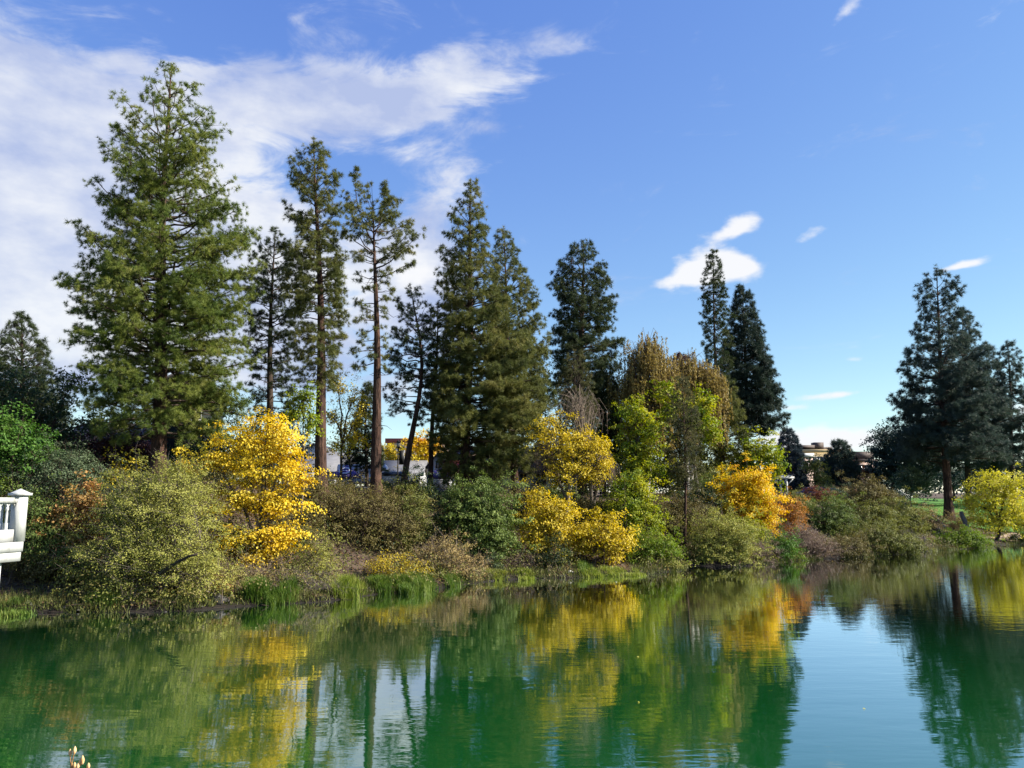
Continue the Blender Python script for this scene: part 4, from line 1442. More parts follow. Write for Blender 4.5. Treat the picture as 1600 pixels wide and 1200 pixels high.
def bush(label, px, Y, blobs, mat, seed, leaf=.12, name='shrub', **kw):
    a = dict(stems=10, clump=.36, per=22, dens=.9, inner=.4, bark='twig_brown', lw=.6, group=SH, twigs=.5, bare=.12)
    a.update(kw)
    return broadleaf(name, label, 'shrub', px, Y, blobs, mat, leaf=leaf, seed=seed, **a)


bush('huge rounded pale olive shrub at the water below the tallest pine', 235, 36.8,
     [(250, 800, 62, 62), (215, 850, 72, 70), (290, 830, 52, 66), (160, 880, 48, 48), (260, 905, 78, 44, -.6), (200, 775, 40, 40), (310, 905, 34, 38, -.6), (275, 750, 36, 30)],
     'olive_pale', 101, leaf=.115, bark='twig_grey', stems=34, per=26, clump=.38, dens=.85, bare=.3, lumpy=.2)
bush('bright green small shrub tree at left edge above the balcony', 22, 38.6, [(24, 672, 34, 26), (-10, 690, 40, 34), (40, 704, 36, 28)], 'green_bright', 102, leaf=.18, lw=.8, clump=.45)
bush('grey-green shrub beside the balcony, right of the bright green one', 95, 38.8, [(90, 735, 46, 36), (60, 760, 46, 36), (118, 742, 26, 30)], 'green_grey', 103, leaf=.13)
bush('light yellow-green sprig of shrub touching the top of the balcony', 4, 38, [(-6, 748, 16, 14), (-30, 760, 30, 24)], 'lime', 104, leaf=.15)
bush('peach and orange leaved shrub left of the huge olive shrub', 118, 37.4, [(135, 790, 22, 26), (105, 815, 30, 24), (128, 830, 24, 18)], 'peach', 105, leaf=.18, lw=.9, clump=.4)
bush('mixed green shrub low beside the white balcony', 62, 37.2, [(60, 815, 40, 40), (30, 800, 40, 40), (80, 850, 40, 30)], 'green', 106, leaf=.14)
bush('low olive-brown shrub under the balcony on the dirt', 70, 37.2, [(75, 882, 52, 24), (30, 880, 40, 22), (120, 890, 34, 22)], 'olive_brown', 107, leaf=.13)
bush('dark bramble mass in shade below the bare red trunk', 560, 47,
     [(520, 800, 40, 36), (565, 792, 44, 30), (610, 805, 40, 34), (560, 830, 60, 30), (500, 840, 36, 24)], 'olive_brown', 108, leaf=.13, stems=24, bare=.3)
bush('olive yellow shrub between dark brambles and round green bush', 640, 48, [(636, 790, 28, 34), (652, 820, 22, 30), (625, 835, 28, 28)], 'olive', 109, leaf=.14)
bush('round leafy green bush in front of the dense olive pine', 750, 49.5, [(760, 800, 38, 44), (725, 815, 32, 44), (770, 845, 32, 36), (735, 780, 26, 26), (742, 850, 32, 30)], 'green', 110, leaf=.17, lw=.7, per=26, dens=1.0, stems=16)
bush('dark green bush at the left foot of the round leafy green bush', 690, 49.5, [(688, 825, 26, 34), (680, 850, 26, 24)], 'green_dark', 111, leaf=.15)
bush('twiggy cream and yellow shrub on the shore below the round green bush', 715, 45.5, [(700, 872, 34, 28), (730, 885, 22, 26), (675, 860, 24, 20), (712, 900, 28, 14)], 'tan', 112, leaf=.13, bark='twig_pink', bare=.6, per=14)
bush('low yellow flecked shrub above the long reed bed', 615, 43, [(610, 887, 28, 14), (640, 893, 22, 13), (590, 882, 16, 12)], 'yellow_olive', 113, leaf=.13, per=14)
bush('loose pale yellow-green shrub right of the golden maple foot', 492, 40.5, [(490, 868, 26, 26), (505, 890, 24, 20), (470, 890, 22, 20)], 'olive_pale', 114, leaf=.13, per=15, bare=.3)
bush('bare grey twig heap overhanging the water between two reed clumps', 490, 38.6, [(485, 912, 36, 20), (510, 920, 26, 16)], 'olive', 115, leaf=.10, bark='twig_grey', per=5, bare=1.3)
bush('pinkish orange low shrub at the right foot of the huge olive shrub', 342, 37.5, [(345, 908, 14, 14), (352, 920, 12, 10)], 'peach', 116, leaf=.13, per=16)
bush('dry tan brush below the golden maple', 410, 39.5, [(400, 895, 46, 16), (445, 898, 30, 16), (360, 892, 24, 16)], 'tan', 117, leaf=.10, bark='twig_pink', per=8, bare=.9)
bush('tall yellow large-leaved shrub right of the round green bush', 855, 51.5, [(848, 800, 30, 34), (872, 815, 28, 36), (835, 835, 24, 28), (868, 850, 26, 24)], 'yellow_olive', 118, leaf=.17, lw=.9, clump=.45, per=22, stems=14)
bush('second yellow large-leaved shrub with brown gaps, nearer centre', 940, 51.5, [(935, 832, 34, 24), (962, 840, 26, 24), (910, 845, 20, 20), (945, 858, 26, 14)], 'yellow_olive', 119, leaf=.17, lw=.9, clump=.45, per=20, stems=14)
bush('dark green rounded shrub in front of the tall yellow shrub', 862, 49.6, [(866, 868, 24, 24), (850, 880, 20, 16)], 'green_dark', 120, leaf=.13)
bush('brown twiggy shrub right of the round leafy green bush foot', 815, 49.4, [(808, 880, 26, 18), (835, 886, 22, 14)], 'mauve', 121, leaf=.11, bark='twig_pink', per=8, bare=.8)
bush('small silvery green shrub at the water below the green bush', 765, 48.4, [(765, 880, 18, 18), (778, 892, 14, 10)], 'green_grey', 122, leaf=.12)
bush('green leafy shrub right of the yellow tree trunk', 985, 55, [(985, 780, 32, 30), (965, 800, 26, 26), (1000, 810, 26, 28), (990, 760, 24, 22)], 'yellow_green', 123, leaf=.18, lw=.8, clump=.42)
bush('bright lime-yellow shrub on the grassy point', 1020, 53, [(1030, 855, 28, 22), (1000, 862, 26, 22), (1045, 872, 18, 16)], 'lime', 124, leaf=.15, per=24)
bush('pale weedy shrub at the tip of the grassy point', 1040, 52.4, [(1050, 880, 16, 12), (1022, 884, 20, 9)], 'olive_pale', 125, leaf=.11, per=14, bare=.4)
bush('dark shaded shrub behind the lime-yellow shrub', 1040, 60, [(1045, 815, 30, 30), (1020, 800, 26, 24), (1085, 815, 22, 30)], 'olive_brown', 126, leaf=.15)
bush('rounded olive shrub at the water below the golden-orange maple', 1130, 56.8, [(1130, 835, 36, 28), (1105, 850, 28, 30), (1150, 858, 30, 26), (1125, 870, 34, 16)], 'olive_pale', 127, leaf=.15, stems=14, bare=.3)
bush('dusty pink twiggy shrub beside the rounded olive shrub', 1188, 58.0, [(1188, 862, 22, 20), (1178, 878, 18, 10)], 'mauve', 128, leaf=.12, bark='twig_pink', bare=.7, per=12)
bush('small fresh green shrub at the water right of the pink shrub', 1218, 59.4, [(1218, 860, 18, 16), (1228, 850, 14, 14)], 'green_bright', 129, leaf=.16)
bush('copper orange shrub right of the golden-orange maple', 1236, 66, [(1236, 800, 17, 20), (1230, 822, 18, 16)], 'orange', 130, leaf=.16, per=18)
bush('mauve-brown spreading shrub overhanging the water', 1262, 61.6, [(1255, 850, 26, 16), (1280, 858, 22, 12), (1248, 832, 16, 12)], 'mauve', 131, leaf=.13, bark='twig_pink', bare=.6, per=13)
bush('brown and olive low shrub at the water beside the mauve one', 1312, 63.4, [(1310, 858, 30, 12), (1335, 852, 22, 14)], 'olive_brown', 132, leaf=.14, bare=.3)
bush('wide olive shrub at the water left of the wooden stake', 1372, 66.0, [(1365, 838, 32, 20), (1395, 848, 26, 14), (1345, 845, 22, 16), (1420, 852, 20, 10)], 'olive', 133, leaf=.15, stems=14)
bush('dark green shrub on the slope above the mauve-brown shrub', 1285, 72, [(1285, 812, 28, 20), (1305, 800, 22, 20)], 'green', 134, leaf=.17)
bush('red-brown shrub in front of the parked dark blue car', 1276, 82, [(1278, 780, 14, 14), (1268, 790, 12, 10)], 'rust', 135, leaf=.2)
bush('blue-grey leafy shrub right of the red-brown shrub', 1312, 84, [(1310, 778, 20, 16), (1322, 790, 18, 14)], 'green_grey', 136, leaf=.2)
bush('yellowish shrub on the slope behind the copper orange one', 1238, 76, [(1242, 784, 20, 12), (1258, 792, 15, 12)], 'olive', 137, leaf=.18)
bush('broad brown-olive shrub left of the lawn', 1350, 80, [(1350, 775, 26, 22), (1375, 785, 20, 18), (1335, 795, 18, 14)], 'olive_brown', 138, leaf=.19, stems=14)
bush('domed olive shrub right of the wide shore shrub, below the lawn', 1405, 76, [(1408, 808, 26, 22), (1395, 825, 22, 16), (1425, 822, 16, 16)], 'olive', 139, leaf=.17, stems=12)
bush('rusty tan shrub by the foot of the tall lawn pine', 1446, 80, [(1446, 805, 14, 12), (1455, 815, 12, 8)], 'tan', 140, leaf=.16)
bush('low yellow-green shrub at the water under the tall lawn pine', 1500, 74.0, [(1495, 845, 28, 11), (1522, 846, 20, 11), (1475, 850, 18, 8), (1505, 838, 18, 10)], 'lime', 141, leaf=.17, per=22)
bush('pale dry brush around the foot of the tall lawn pine', 1500, 84, [(1505, 808, 22, 9), (1490, 820, 18, 8)], 'tan', 142, leaf=.14, bare=.6, per=9)
bush('dark green shrub at the water below the lemon-yellow tree', 1600, 81.4, [(1602, 842, 18, 12), (1590, 850, 14, 8)], 'green_dark', 143, leaf=.18)
bush('grey bare twiggy shrub beside the wooden stake', 1430, 69.6, [(1432, 850, 14, 10), (1420, 842, 12, 10)], 'green_grey', 144, leaf=.1, bark='twig_grey', bare=1.0, per=6)
bush('green shrub beside the foot of the slender pine', 470, 48, [(470, 790, 26, 30), (490, 770, 18, 18)], 'olive_brown', 145, leaf=.14, bare=.3)
bush('dark shrub under the golden maple in shade', 455, 44, [(450, 840, 26, 30), (480, 820, 20, 22)], 'olive_brown', 146, leaf=.14)
bush('dark shrub behind the huge olive shrub by the pine trunk', 215, 43, [(180, 780, 36, 26), (225, 770, 26, 20)], 'green_dark', 147, leaf=.15)
bush('brown shrub under the slender pine at the top of the bank', 515, 53, [(505, 758, 18, 14), (525, 764, 18, 12)], 'olive_brown', 151, leaf=.15)
bush('olive shrub between bare red trunk and curved thin pine', 610, 55, [(608, 764, 20, 14), (630, 768, 16, 12)], 'olive', 152, leaf=.15)
bush('tall dark shrub at the foot of the curved thin pine', 650, 54, [(648, 755, 16, 20), (665, 770, 18, 16)], 'green_dark', 153, leaf=.15)
bush('green shrub between the two yellow large-leaved shrubs and the house', 880, 58, [(885, 775, 22, 18), (860, 780, 18, 16)], 'green', 154, leaf=.16)
bush('lime shrub at the water between fresh green and mauve shrubs', 1240, 60.6, [(1238, 866, 12, 10)], 'lime', 155, leaf=.15)
bush('big olive-green shrub on the slope behind the wide shore shrub', 1350, 73, [(1345, 815, 28, 22), (1375, 812, 22, 20)], 'olive', 156, leaf=.17, stems=12)
bush('fresh green shrub on the slope below the blue-grey shrub', 1320, 72, [(1318, 828, 24, 18), (1300, 835, 18, 14)], 'green', 157, leaf=.17)
bush('grey-green shrub on the upper slope left of the lawn', 1385, 84, [(1388, 790, 20, 14), (1405, 795, 16, 12)], 'green_grey', 158, leaf=.18)
bush('yellow-green shrub at the foot of the golden-orange maple', 1150, 62, [(1150, 830, 26, 18), (1180, 835, 22, 16)], 'yellow_green', 159, leaf=.17)
bush('dark green shrub left of the golden-orange maple', 1105, 66, [(1105, 790, 24, 24), (1120, 770, 18, 20)], 'green', 160, leaf=.17)
bush('shaded shrub in front of the dark-roofed house', 815, 56, [(812, 800, 22, 20), (838, 790, 20, 16)], 'green_dark', 148, leaf=.15)
bush('shaded brown shrub below the yellow tree', 905, 56, [(905, 790, 26, 16), (930, 798, 20, 14)], 'olive_brown', 149, leaf=.15)
bush('dark shrub at the trunk of the columnar conifer', 1085, 63, [(1085, 810, 24, 24), (1100, 790, 22, 24), (1062, 790, 20, 22)], 'green_dark', 150, leaf=.17)

# ------------------------------------------------------------------ reeds and grass clumps
reeds('reed_clump', 'dense green reed clump right of the huge olive shrub', 392, 946, 36.6, 76, 40, 'reed', 900, 201)
reeds('reed_clump', 'pale yellow-green reed clump at the left end of the long reed bed', 540, 936, 39.0, 46, 36, 'reed_pale', 500, 202)
reeds('reed_clump', 'long bright green reed bed in front of the bare bank', 615, 926, 41.2, 84, 28, 'reed', 900, 203)
reeds('reed_clump', 'taller arching reed clump at the right end of the long reed bed', 655, 922, 42.0, 48, 34, 'reed', 650, 204, lean=.55)
reeds('reed_clump', 'dark reed tuft below the left side of the huge olive shrub', 155, 955, 34.6, 60, 26, 'reed', 420, 205)
reeds('reed_clump', 'mossy bright grass clump at the left edge of the water', 15, 962, 33.6, 50, 18, 'reed', 420, 206)
reeds('reed_clump', 'dark thin reed tuft beside the bare twig heap', 445, 944, 37.2, 26, 34, 'reed', 260, 207)
reeds('reed_clump', 'small reed tuft below the cream and yellow shrub', 704, 917, 44.0, 22, 22, 'reed', 200, 208)
reeds('reed_clump', 'low grass fringe below the brown twiggy shrub', 800, 906, 47.4, 110, 12, 'reed_pale', 700, 209)
reeds('reed_clump', 'low grass fringe along the grassy point', 940, 899, 49.2, 150, 11, 'reed_pale', 1000, 210)
reeds('reed_clump', 'small upright grass tuft on the grassy point', 912, 893, 49.6, 16, 18, 'reed', 160, 211)

# ------------------------------------------------------------------ deadwood, rocks, stake
def log(name, label, cat, p0, p1, r0, r1, mat, seed, group=None, bendz=.1):
    rng = np.random.default_rng(seed)
    q = np.linspace(0, 1, 7)
    P = np.array(p0)[None] * (1 - q)[:, None] + np.array(p1)[None] * q[:, None]
    P[:, 2] += bendz * np.sin(q * np.pi)
    P[1:-1] += rng.normal(0, .03, (5, 3))
    a = Acc()
    a.tube(P, r0 + (r1 - r0) * q, 7, cap=True)
    for k in range(3):
        s = P[2 + k]
        a.prisms([s], [s + rng.normal(0, .3, 3) + np.array([0, 0, .2])], .02, .008)
    o = a.build(name, M[mat], None, smooth=True, origin=np.array(p0))
    tag(o, label, cat, group)
    return o


log('fallen_branch', 'dark leaning dead branch poking out of the huge olive shrub', 'branch', at(245, 898, 35.2), at(308, 866, 34.4), .09, .05, 'bark_dark', 301)
log('leaning_log', 'short leaning dead trunk left of the lemon-yellow tree', 'log', at(1514, 838, 79.5), at(1502, 800, 80.5), .30, .2, 'bark_grey', 302)
log('driftwood', 'pale driftwood log on the slope below the tall lawn pine', 'log', at(1458, 806, 83), at(1476, 823, 80), .12, .07, 'bark_pale', 303)
log('driftwood', 'pale driftwood branch below the leaning dead trunk', 'log', at(1522, 838, 78.6), at(1545, 846, 78.0), .1, .05, 'bark_pale', 304)
log('wooden_stake', 'thin upright wooden stake at the water edge', 'stake', at(1445, 868, 69.5) * np.array([1, 1, 0]) + np.array([0, 0, -.4]), at(1444, 838, 69.5), .07, .06, 'bark_grey', 305, bendz=0)


def rock(label, px, py, Y, s, seed, mat='rock'):
    rng = np.random.default_rng(seed)
    c = at(px, py, Y)
    c[2] = max(0., float(gz(c[0], Y)))
    th = np.linspace(0, 2 * np.pi, 10, endpoint=False)
    ph = np.linspace(-.9, 1.45, 6)
    V = np.array([[math.cos(p) * math.cos(a), math.cos(p) * math.sin(a), math.sin(p)] for p in ph for a in th])
    V *= 1 + rng.normal(0, .12, (len(V), 1))
    V *= np.array([s, s * .8, s * .6])
    i = (np.arange(5)[:, None] * 10 + np.arange(10)[None]).ravel()
    j = (np.arange(5)[:, None] * 10 + (np.arange(10)[None] + 1) % 10).ravel()
    Q = np.stack([i, j, j + 10, i + 10], 1)
    T = np.array([[50, 50 + k, 50 + k + 1] for k in range(1, 9)])
    o = add('rock', V + c, [Q, T], M[mat], None, origin=c)
    tag(o, label, 'rock', 'rocks along the shore')


M['rock'] = noisy('rock', [(.022, .02, .018), (.05, .046, .042), (.09, .084, .076)], 5, .9, bump=.6)
M['rock_pale'] = noisy('rock_pale', [(.4, .39, .37), (.62, .60, .57)], 5, .9, bump=.4)
rock('small pale stone at the water edge of the grassy point', 891, 901, 48.6, .2, 401, 'rock_pale')
rock('grey boulder among the cream and yellow shrub on the shore', 660, 893, 45.5, .55, 402)
rock('grey rock on the slope left of the tall lawn pine', 1462, 812, 82, .5, 403)
rock('grey rock lower on the slope below the tall lawn pine', 1474, 822, 80, .45, 404)
rock('dark rock at the waterline beside the dense green reed clump', 340, 948, 36.0, .4, 405)
rock('dark rock at the waterline of the far right shore', 1545, 853, 77, .5, 406)

_r = np.random.default_rng(99)
n = 170
pxs = _r.uniform(-60, 1640, n)
ys = np.interp(pxs, wl[:, 0], SHORE[:, 1]) + np.abs(_r.normal(0, .5, n)) + .1
xs_ = (pxs - 800) / F_PX * ys * .99
zs_ = np.maximum(gz(xs_, ys), 0)
base8 = np.array([[1, 0, 0], [.6, .8, 0], [-.5, .8, 0], [-1, 0, 0], [-.5, -.8, 0], [.6, -.8, 0], [.1, 0, .8]])
tri8 = np.array([[i, (i + 1) % 6, 6] for i in range(6)])
sz = _r.uniform(.04, .14, n) * np.where(_r.random(n) < .1, 1.8, 1)
Vp = base8[None] * (1 + _r.normal(0, .2, (n, 7, 1))) * sz[:, None, None] + np.stack([xs_, ys, zs_ - .02], 1)[:, None, :]
po = add('pebbles', Vp.reshape(-1, 3), (tri8[None] + 7 * np.arange(n)[:, None, None]).reshape(-1, 3), M['rock'])
tag(po, 'small dark stones scattered along the waterline', 'pebbles')
po['kind'] = 'stuff'
a = Acc()
n = 150
pxs = _r.uniform(-60, 1640, n)
ys = np.interp(pxs, wl[:, 0], SHORE[:, 1]) + _r.normal(.2, .45, n)
xs_ = (pxs - 800) / F_PX * ys * .99
A = np.stack([xs_, ys, np.maximum(gz(xs_, ys), 0) + .02], 1)
B = A + np.stack([_r.normal(0, .7, n), _r.normal(-.2, .4, n), np.abs(_r.normal(0, .16, n))], 1)
a.prisms(A, B, .014, .006)
so = a.build('debris', M['bark_dark'])
tag(so, 'dead sticks and exposed roots lying along the waterline', 'debris')
so['kind'] = 'stuff'

# ------------------------------------------------------------------ buildings
M['siding_dark'] = flat_noise('siding_dark', (.014, .018, .017), spec=.1)
M['roof_dark'] = flat_noise('roof_dark', (.05, .047, .05), .25, 3)
M['roof_brown'] = flat_noise('roof_brown', (.075, .055, .05), .25, 3)
M['roof_grey'] = flat_noise('roof_grey', (.15, .15, .16), .15, 2)
M['white_paint'] = noisy('white_paint', [(.30, .30, .27), (.43, .44, .43), (.48, .49, .485)], 7, .6, (1, 1, .25), .04)
M['white_wall'] = flat_noise('white_wall', (.42, .42, .43), .08, 1)
M['pale_wall'] = flat_noise('pale_wall', (.42, .41, .38), .1, 1)
M['beige'] = flat_noise('beige', (.42, .32, .24), .1, .6)
M['tan_wall'] = flat_noise('tan_wall', (.46, .34, .18), .1, .6)
M['pink_wall'] = flat_noise('pink_wall', (.55, .40, .34), .1, .6)
M['red_trim'] = flat_noise('red_trim', (.26, .07, .05), .15, 1)
M['glass'] = glass_mat('glass')
M['trim'] = flat_noise('trim', (.55, .55, .54), .05, 2)
M['dark_metal'] = flat_noise('dark_metal', (.02, .02, .022), .1, 4, .5)
M['purple'] = flat_noise('purple', (.10, .075, .26), .15, 2, .7)
M['tent_white'] = flat_noise('tent_white', (.7, .68, .78), .05, 2)


def window(parent, x, z, w, h, yface):
    """window on a wall facing -Y at depth yface"""
    a = Acc()
    t = .07
    for c, s in (((x, yface - .03, z + h / 2), (w + 2 * t, .1, t)), ((x, yface - .03, z - h / 2), (w + 2 * t, .1, t)),
                 ((x - w / 2, yface - .03, z), (t, .096, h - t)), ((x + w / 2, yface - .03, z), (t, .096, h - t)), ((x, yface - .03, z), (t * .6, .09, h - t))):
        a.box(c, s)
    f = a.build('window', M['trim'], parent)
    p = Acc()
    p.box((x, yface - .012, z), (w, .03, h))
    p.build('pane', M['glass'], f)


def house(name, label, x0, x1, y0, y1, zb, ze, zr, wall, roof, ridge='x', over=.5, wins=(), door=None):
    """gabled house; ridge along x or along y"""
    o = thing(name, ((x0 + x1) / 2, (y0 + y1) / 2, zb), label, 'building')
    a = Acc()
    cx, cy = (x0 + x1) / 2, (y0 + y1) / 2
    a.box((cx, cy, (zb + ze) / 2), (x1 - x0, y1 - y0, ze - zb))
    if ridge == 'y':
        for y in (y0, y1 - .15):
            a.prism_poly([(x0, y, ze), (x1, y, ze), (cx, y, zr)], (0, .15, 0))
    else:
        for x in (x0, x1 - .15):
            a.prism_poly([(x, y0, ze), (x, y1, ze), (x, cy, zr)], (.15, 0, 0))
    a.build('wall', M[wall], o)
    for sgn in (-1, 1):
        r = Acc()
        if ridge == 'y':
            xe = cx + sgn * ((x1 - x0) / 2 + over)
            ez = zr - (zr - ze) * ((x1 - x0) / 2 + over) / ((x1 - x0) / 2)
            r.prism_poly([(cx, y0 - over, zr + .02), (xe, y0 - over, ez + .02), (xe, y0 - over, ez + .2), (cx, y0 - over, zr + .2)], (0, y1 - y0 + 2 * over, 0))
        else:
            ye = cy + sgn * ((y1 - y0) / 2 + over)
            ez = zr - (zr - ze) * ((y1 - y0) / 2 + over) / ((y1 - y0) / 2)
            r.prism_poly([(x0 - over, cy, zr + .02), (x0 - over, ye, ez + .02), (x0 - over, ye, ez + .2), (x0 - over, cy, zr + .2)], (x1 - x0 + 2 * over, 0, 0))
        r.build('roof', M[roof], o)
    for (wx, wz, ww, wh) in wins:
        window(o, wx, wz, ww, wh, y0)
    if door:
        d = Acc()
        d.box((door[0], y0 - .03, zb + 1.05), (.95, .08, 2.1))
        dd = d.build('door', M['dark_metal'], o)
        k = Acc()
        k.box((door[0] + .35, y0 - .1, zb + 1.0), (.05, .06, .14))
        k.build('handle', M['trim'], dd)
    return o


def gx_(px, Y):
    return at(px, 760, Y)[0]


def gzp(px, Y):
    return float(gz(gx_(px, Y), Y))


Yc = 60.0
zb = gzp(285, Yc)
house('cabin', 'dark timber cabin with steep gable behind the tallest pine', gx_(238, Yc), gx_(308, Yc), Yc, Yc + 4.5, zb - .3, at(280, 606, Yc)[2], at(272, 584, Yc)[2],
      'siding_dark', 'roof_dark', 'y', .7, wins=((gx_(300, Yc), at(300, 640, Yc)[2], .8, 1.6), (gx_(284, Yc), at(300, 640, Yc)[2], .9, 1.6)))
house('cabin_wing', 'low brown-roofed house left of the dark cabin', gx_(85, 61), gx_(238, 61), 61, 69, gzp(160, 61) - .3, at(160, 700, 61)[2], at(160, 666, 65)[2],
      'siding_dark', 'roof_brown', 'x', .5, wins=((gx_(120, 61), at(120, 716, 61)[2], 1.2, 1.1), (gx_(190, 61), at(190, 716, 61)[2], 1.2, 1.1)))
house('house', 'long low house with dark roof behind the dense olive pine', gx_(712, 70), gx_(862, 70), 70, 78, gzp(780, 70) - .3, at(780, 735, 70)[2], at(780, 702, 74)[2],
      'pale_wall', 'roof_brown', 'x', .6, wins=((gx_(812, 70), at(812, 750, 70)[2], 1.2, 1.1), (gx_(745, 70), at(745, 750, 70)[2], 1.2, 1.1), (gx_(845, 70), at(845, 750, 70)[2], 1.0, 1.1)), door=(gx_(775, 70),))
house('white_house', 'white gabled house behind the purple canopies', gx_(668, 84), gx_(698, 84), 84, 92, gzp(685, 84) - .3, at(685, 728, 84)[2], at(683, 710, 84)[2],
      'white_wall', 'roof_dark', 'y', .25, wins=((gx_(684, 84), at(684, 726, 84)[2], .6, .9),))
house('shed', 'low building with pale grey roof behind the bare red trunk', gx_(592, 92), gx_(655, 92), 92, 100, gzp(620, 92) - .3, at(620, 742, 92)[2], at(620, 722, 96)[2],
      'white_wall', 'roof_grey', 'x', .5, wins=((gx_(612, 92), at(612, 748, 92)[2], 1.2, .9), (gx_(640, 92), at(640, 748, 92)[2], 1.2, .9)))
house('white_house', 'white building with pale roof glimpsed behind the slender pine', gx_(440, 96), gx_(536, 96), 96, 104, gzp(500, 96) - .3, at(500, 735, 96)[2], at(500, 710, 100)[2],
      'white_wall', 'roof_grey', 'x', .5, wins=((gx_(465, 96), at(480, 745, 96)[2], 1.2, 1.0), (gx_(505, 96), at(480, 745, 96)[2], 1.2, 1.0)))
house('white_house', 'white gabled house glimpsed left of the slender pine', gx_(455, 120), gx_(520, 120), 120, 130, gzp(480, 120) - .3, at(480, 712, 120)[2], at(480, 694, 120)[2],
      'white_wall', 'roof_grey', 'y', .4, wins=((gx_(468, 120), at(468, 726, 120)[2], 1.4, 1.8), (gx_(487, 120), at(487, 726, 120)[2], 1.4, 1.8), (gx_(506, 120), at(506, 726, 120)[2], 1.4, 1.8)))


def block(name, label, px0, px1, Y, depth, py_top, wall, trim, wins=(), extras=()):
    x0, x1 = gx_(px0, Y), gx_(px1, Y)
    zb = gzp((px0 + px1) / 2, Y) - .3
    zt = at((px0 + px1) / 2, py_top, Y)[2]
    o = thing(name, ((x0 + x1) / 2, Y + depth / 2, zb), label, 'building')
    a = Acc()
    a.box(((x0 + x1) / 2, Y + depth / 2, (zb + zt) / 2), (x1 - x0, depth, zt - zb))
    a.build('wall', M[wall], o)
    p = Acc()
    p.box(((x0 + x1) / 2, Y + depth / 2, zt + .35), (x1 - x0 + .5, depth + .5, .7))
    p.build('parapet', M[trim], o)
    for (wx, wy, ww, wh) in wins:
        window(o, gx_(wx, Y), at(wx, wy, Y)[2], ww, wh, Y)
    for (ex, ew, eh) in extras:
        e = Acc()
        e.box((gx_(ex, Y), Y + 3, zt + .7 + eh / 2), (ew, 2, eh))
        e.build('roof_vent', M['roof_brown'], o)
    return o


block('town_building', 'beige flat-roofed building with red parapet behind the bare trunk', 603, 690, 125, 14, 692, 'beige', 'red_trim', wins=((640, 712, 1.2, 3.0), (655, 712, 1.2, 3.0), (625, 712, 1.2, 3.0)))
block('town_building', 'tan flat-roofed building with brown roof vents behind the blue spruce', 1250, 1330, 170, 16, 707, 'tan_wall', 'tan_wall', wins=((1275, 722, 2, 2.2), (1290, 722, 2, 2.2), (1305, 722, 2, 2.2)), extras=((1266, 4.5, 1.0), (1289, 2.0, 1.6), (1280, 8, .6)))
block('town_building', 'lower pink-walled building in front of the tan building', 1248, 1272, 150, 10, 714, 'pink_wall', 'trim', wins=((1258, 728, 1.6, 1.8),))
block('town_building', 'pale pink building beyond the rust-red tree', 1338, 1372, 180, 16, 722, 'pink_wall', 'roof_brown', wins=((1345, 734, 2, 2.2), (1356, 734, 2, 2.2)), extras=((1358, 5, 1.8),))


# ------------------------------------------------------------------ canopies, lamp, pergola, bench
def canopy(label, px, Y, wpx, py_peak, py_eave, emblem=False):
    x = gx_(px, Y)
    h = wpx * Y / F_PX / 2
    zb = gzp(px, Y) + .05
    ze, zp = at(px, py_eave, Y)[2], at(px, py_peak, Y)[2]
    o = thing('canopy_tent', (x, Y, zb), label, 'canopy tent', 'purple canopy tents')
    cs = [(-h, -h), (h, -h), (h, h), (-h, h)]
    for i in range(4):
        a = Acc()
        p, q = cs[i], cs[(i + 1) % 4]
        P = [(x + p[0], Y + p[1], ze), (x + q[0], Y + q[1], ze), (x + (p[0] + q[0]) * .22, Y + (p[1] + q[1]) * .22, ze + (zp - ze) * .72), (x, Y, zp)]
        a.put(np.array([P[0], P[1], (x + q[0] * .35, Y + q[1] * .35, ze + (zp - ze) * .58), (x, Y, zp), (x + p[0] * .35, Y + p[1] * .35, ze + (zp - ze) * .58)]), None, np.array([[0, 1, 2], [0, 2, 4], [4, 2, 3]]))
        a.build('roof_panel', M['purple'], o)
        v = Acc()
        v.box((x + (p[0] + q[0]) / 2, Y + (p[1] + q[1]) / 2, ze - .17), (abs(p[0] - q[0]) + .03, abs(p[1] - q[1]) + .03, .34))
        v.build('valance', M['purple'], o)
        l = Acc()
        l.box((x + p[0] * .97, Y + p[1] * .97, (zb + ze) / 2 - .02), (.07, .07, ze - zb))
        l.build('leg', M['trim'], o)
    if emblem:
        e = Acc()
        th = np.linspace(0, 2 * np.pi, 18)
        c0 = np.array([x, Y - h * .66, ze + (zp - ze) * .32])
        sl = np.array([0, h * .65, (zp - ze) * .58])
        sl /= np.linalg.norm(sl)
        nr = np.array([0, -sl[2], sl[1]])
        R0, R1 = .34, .52
        V = [c0 + nr * .05 + R0 * (math.cos(t) * np.array([1, 0, 0]) + math.sin(t) * sl) for t in th] + [c0 + nr * .05 + R1 * (math.cos(t) * np.array([1, 0, 0]) + math.sin(t) * sl) for t in th]
        e.put(V, np.array([[i, i + 1, 18 + i + 1, 18 + i] for i in range(17)]))
        e.put([c0 + nr * .05 + np.array([dx, 0, 0]) + sl * dz for dx, dz in ((-.2, -.06), (.2, -.06), (.2, .06), (-.2, .06))], np.array([[0, 1, 2, 3]]))
        e.build('emblem', M['tent_white'], o)
    return o


canopy('purple canopy tent with pale round emblem left of the bare red trunk', 541, 66, 40, 726, 741, True)
canopy('purple canopy tent in front of the white gabled house', 690, 68, 42, 729, 742)


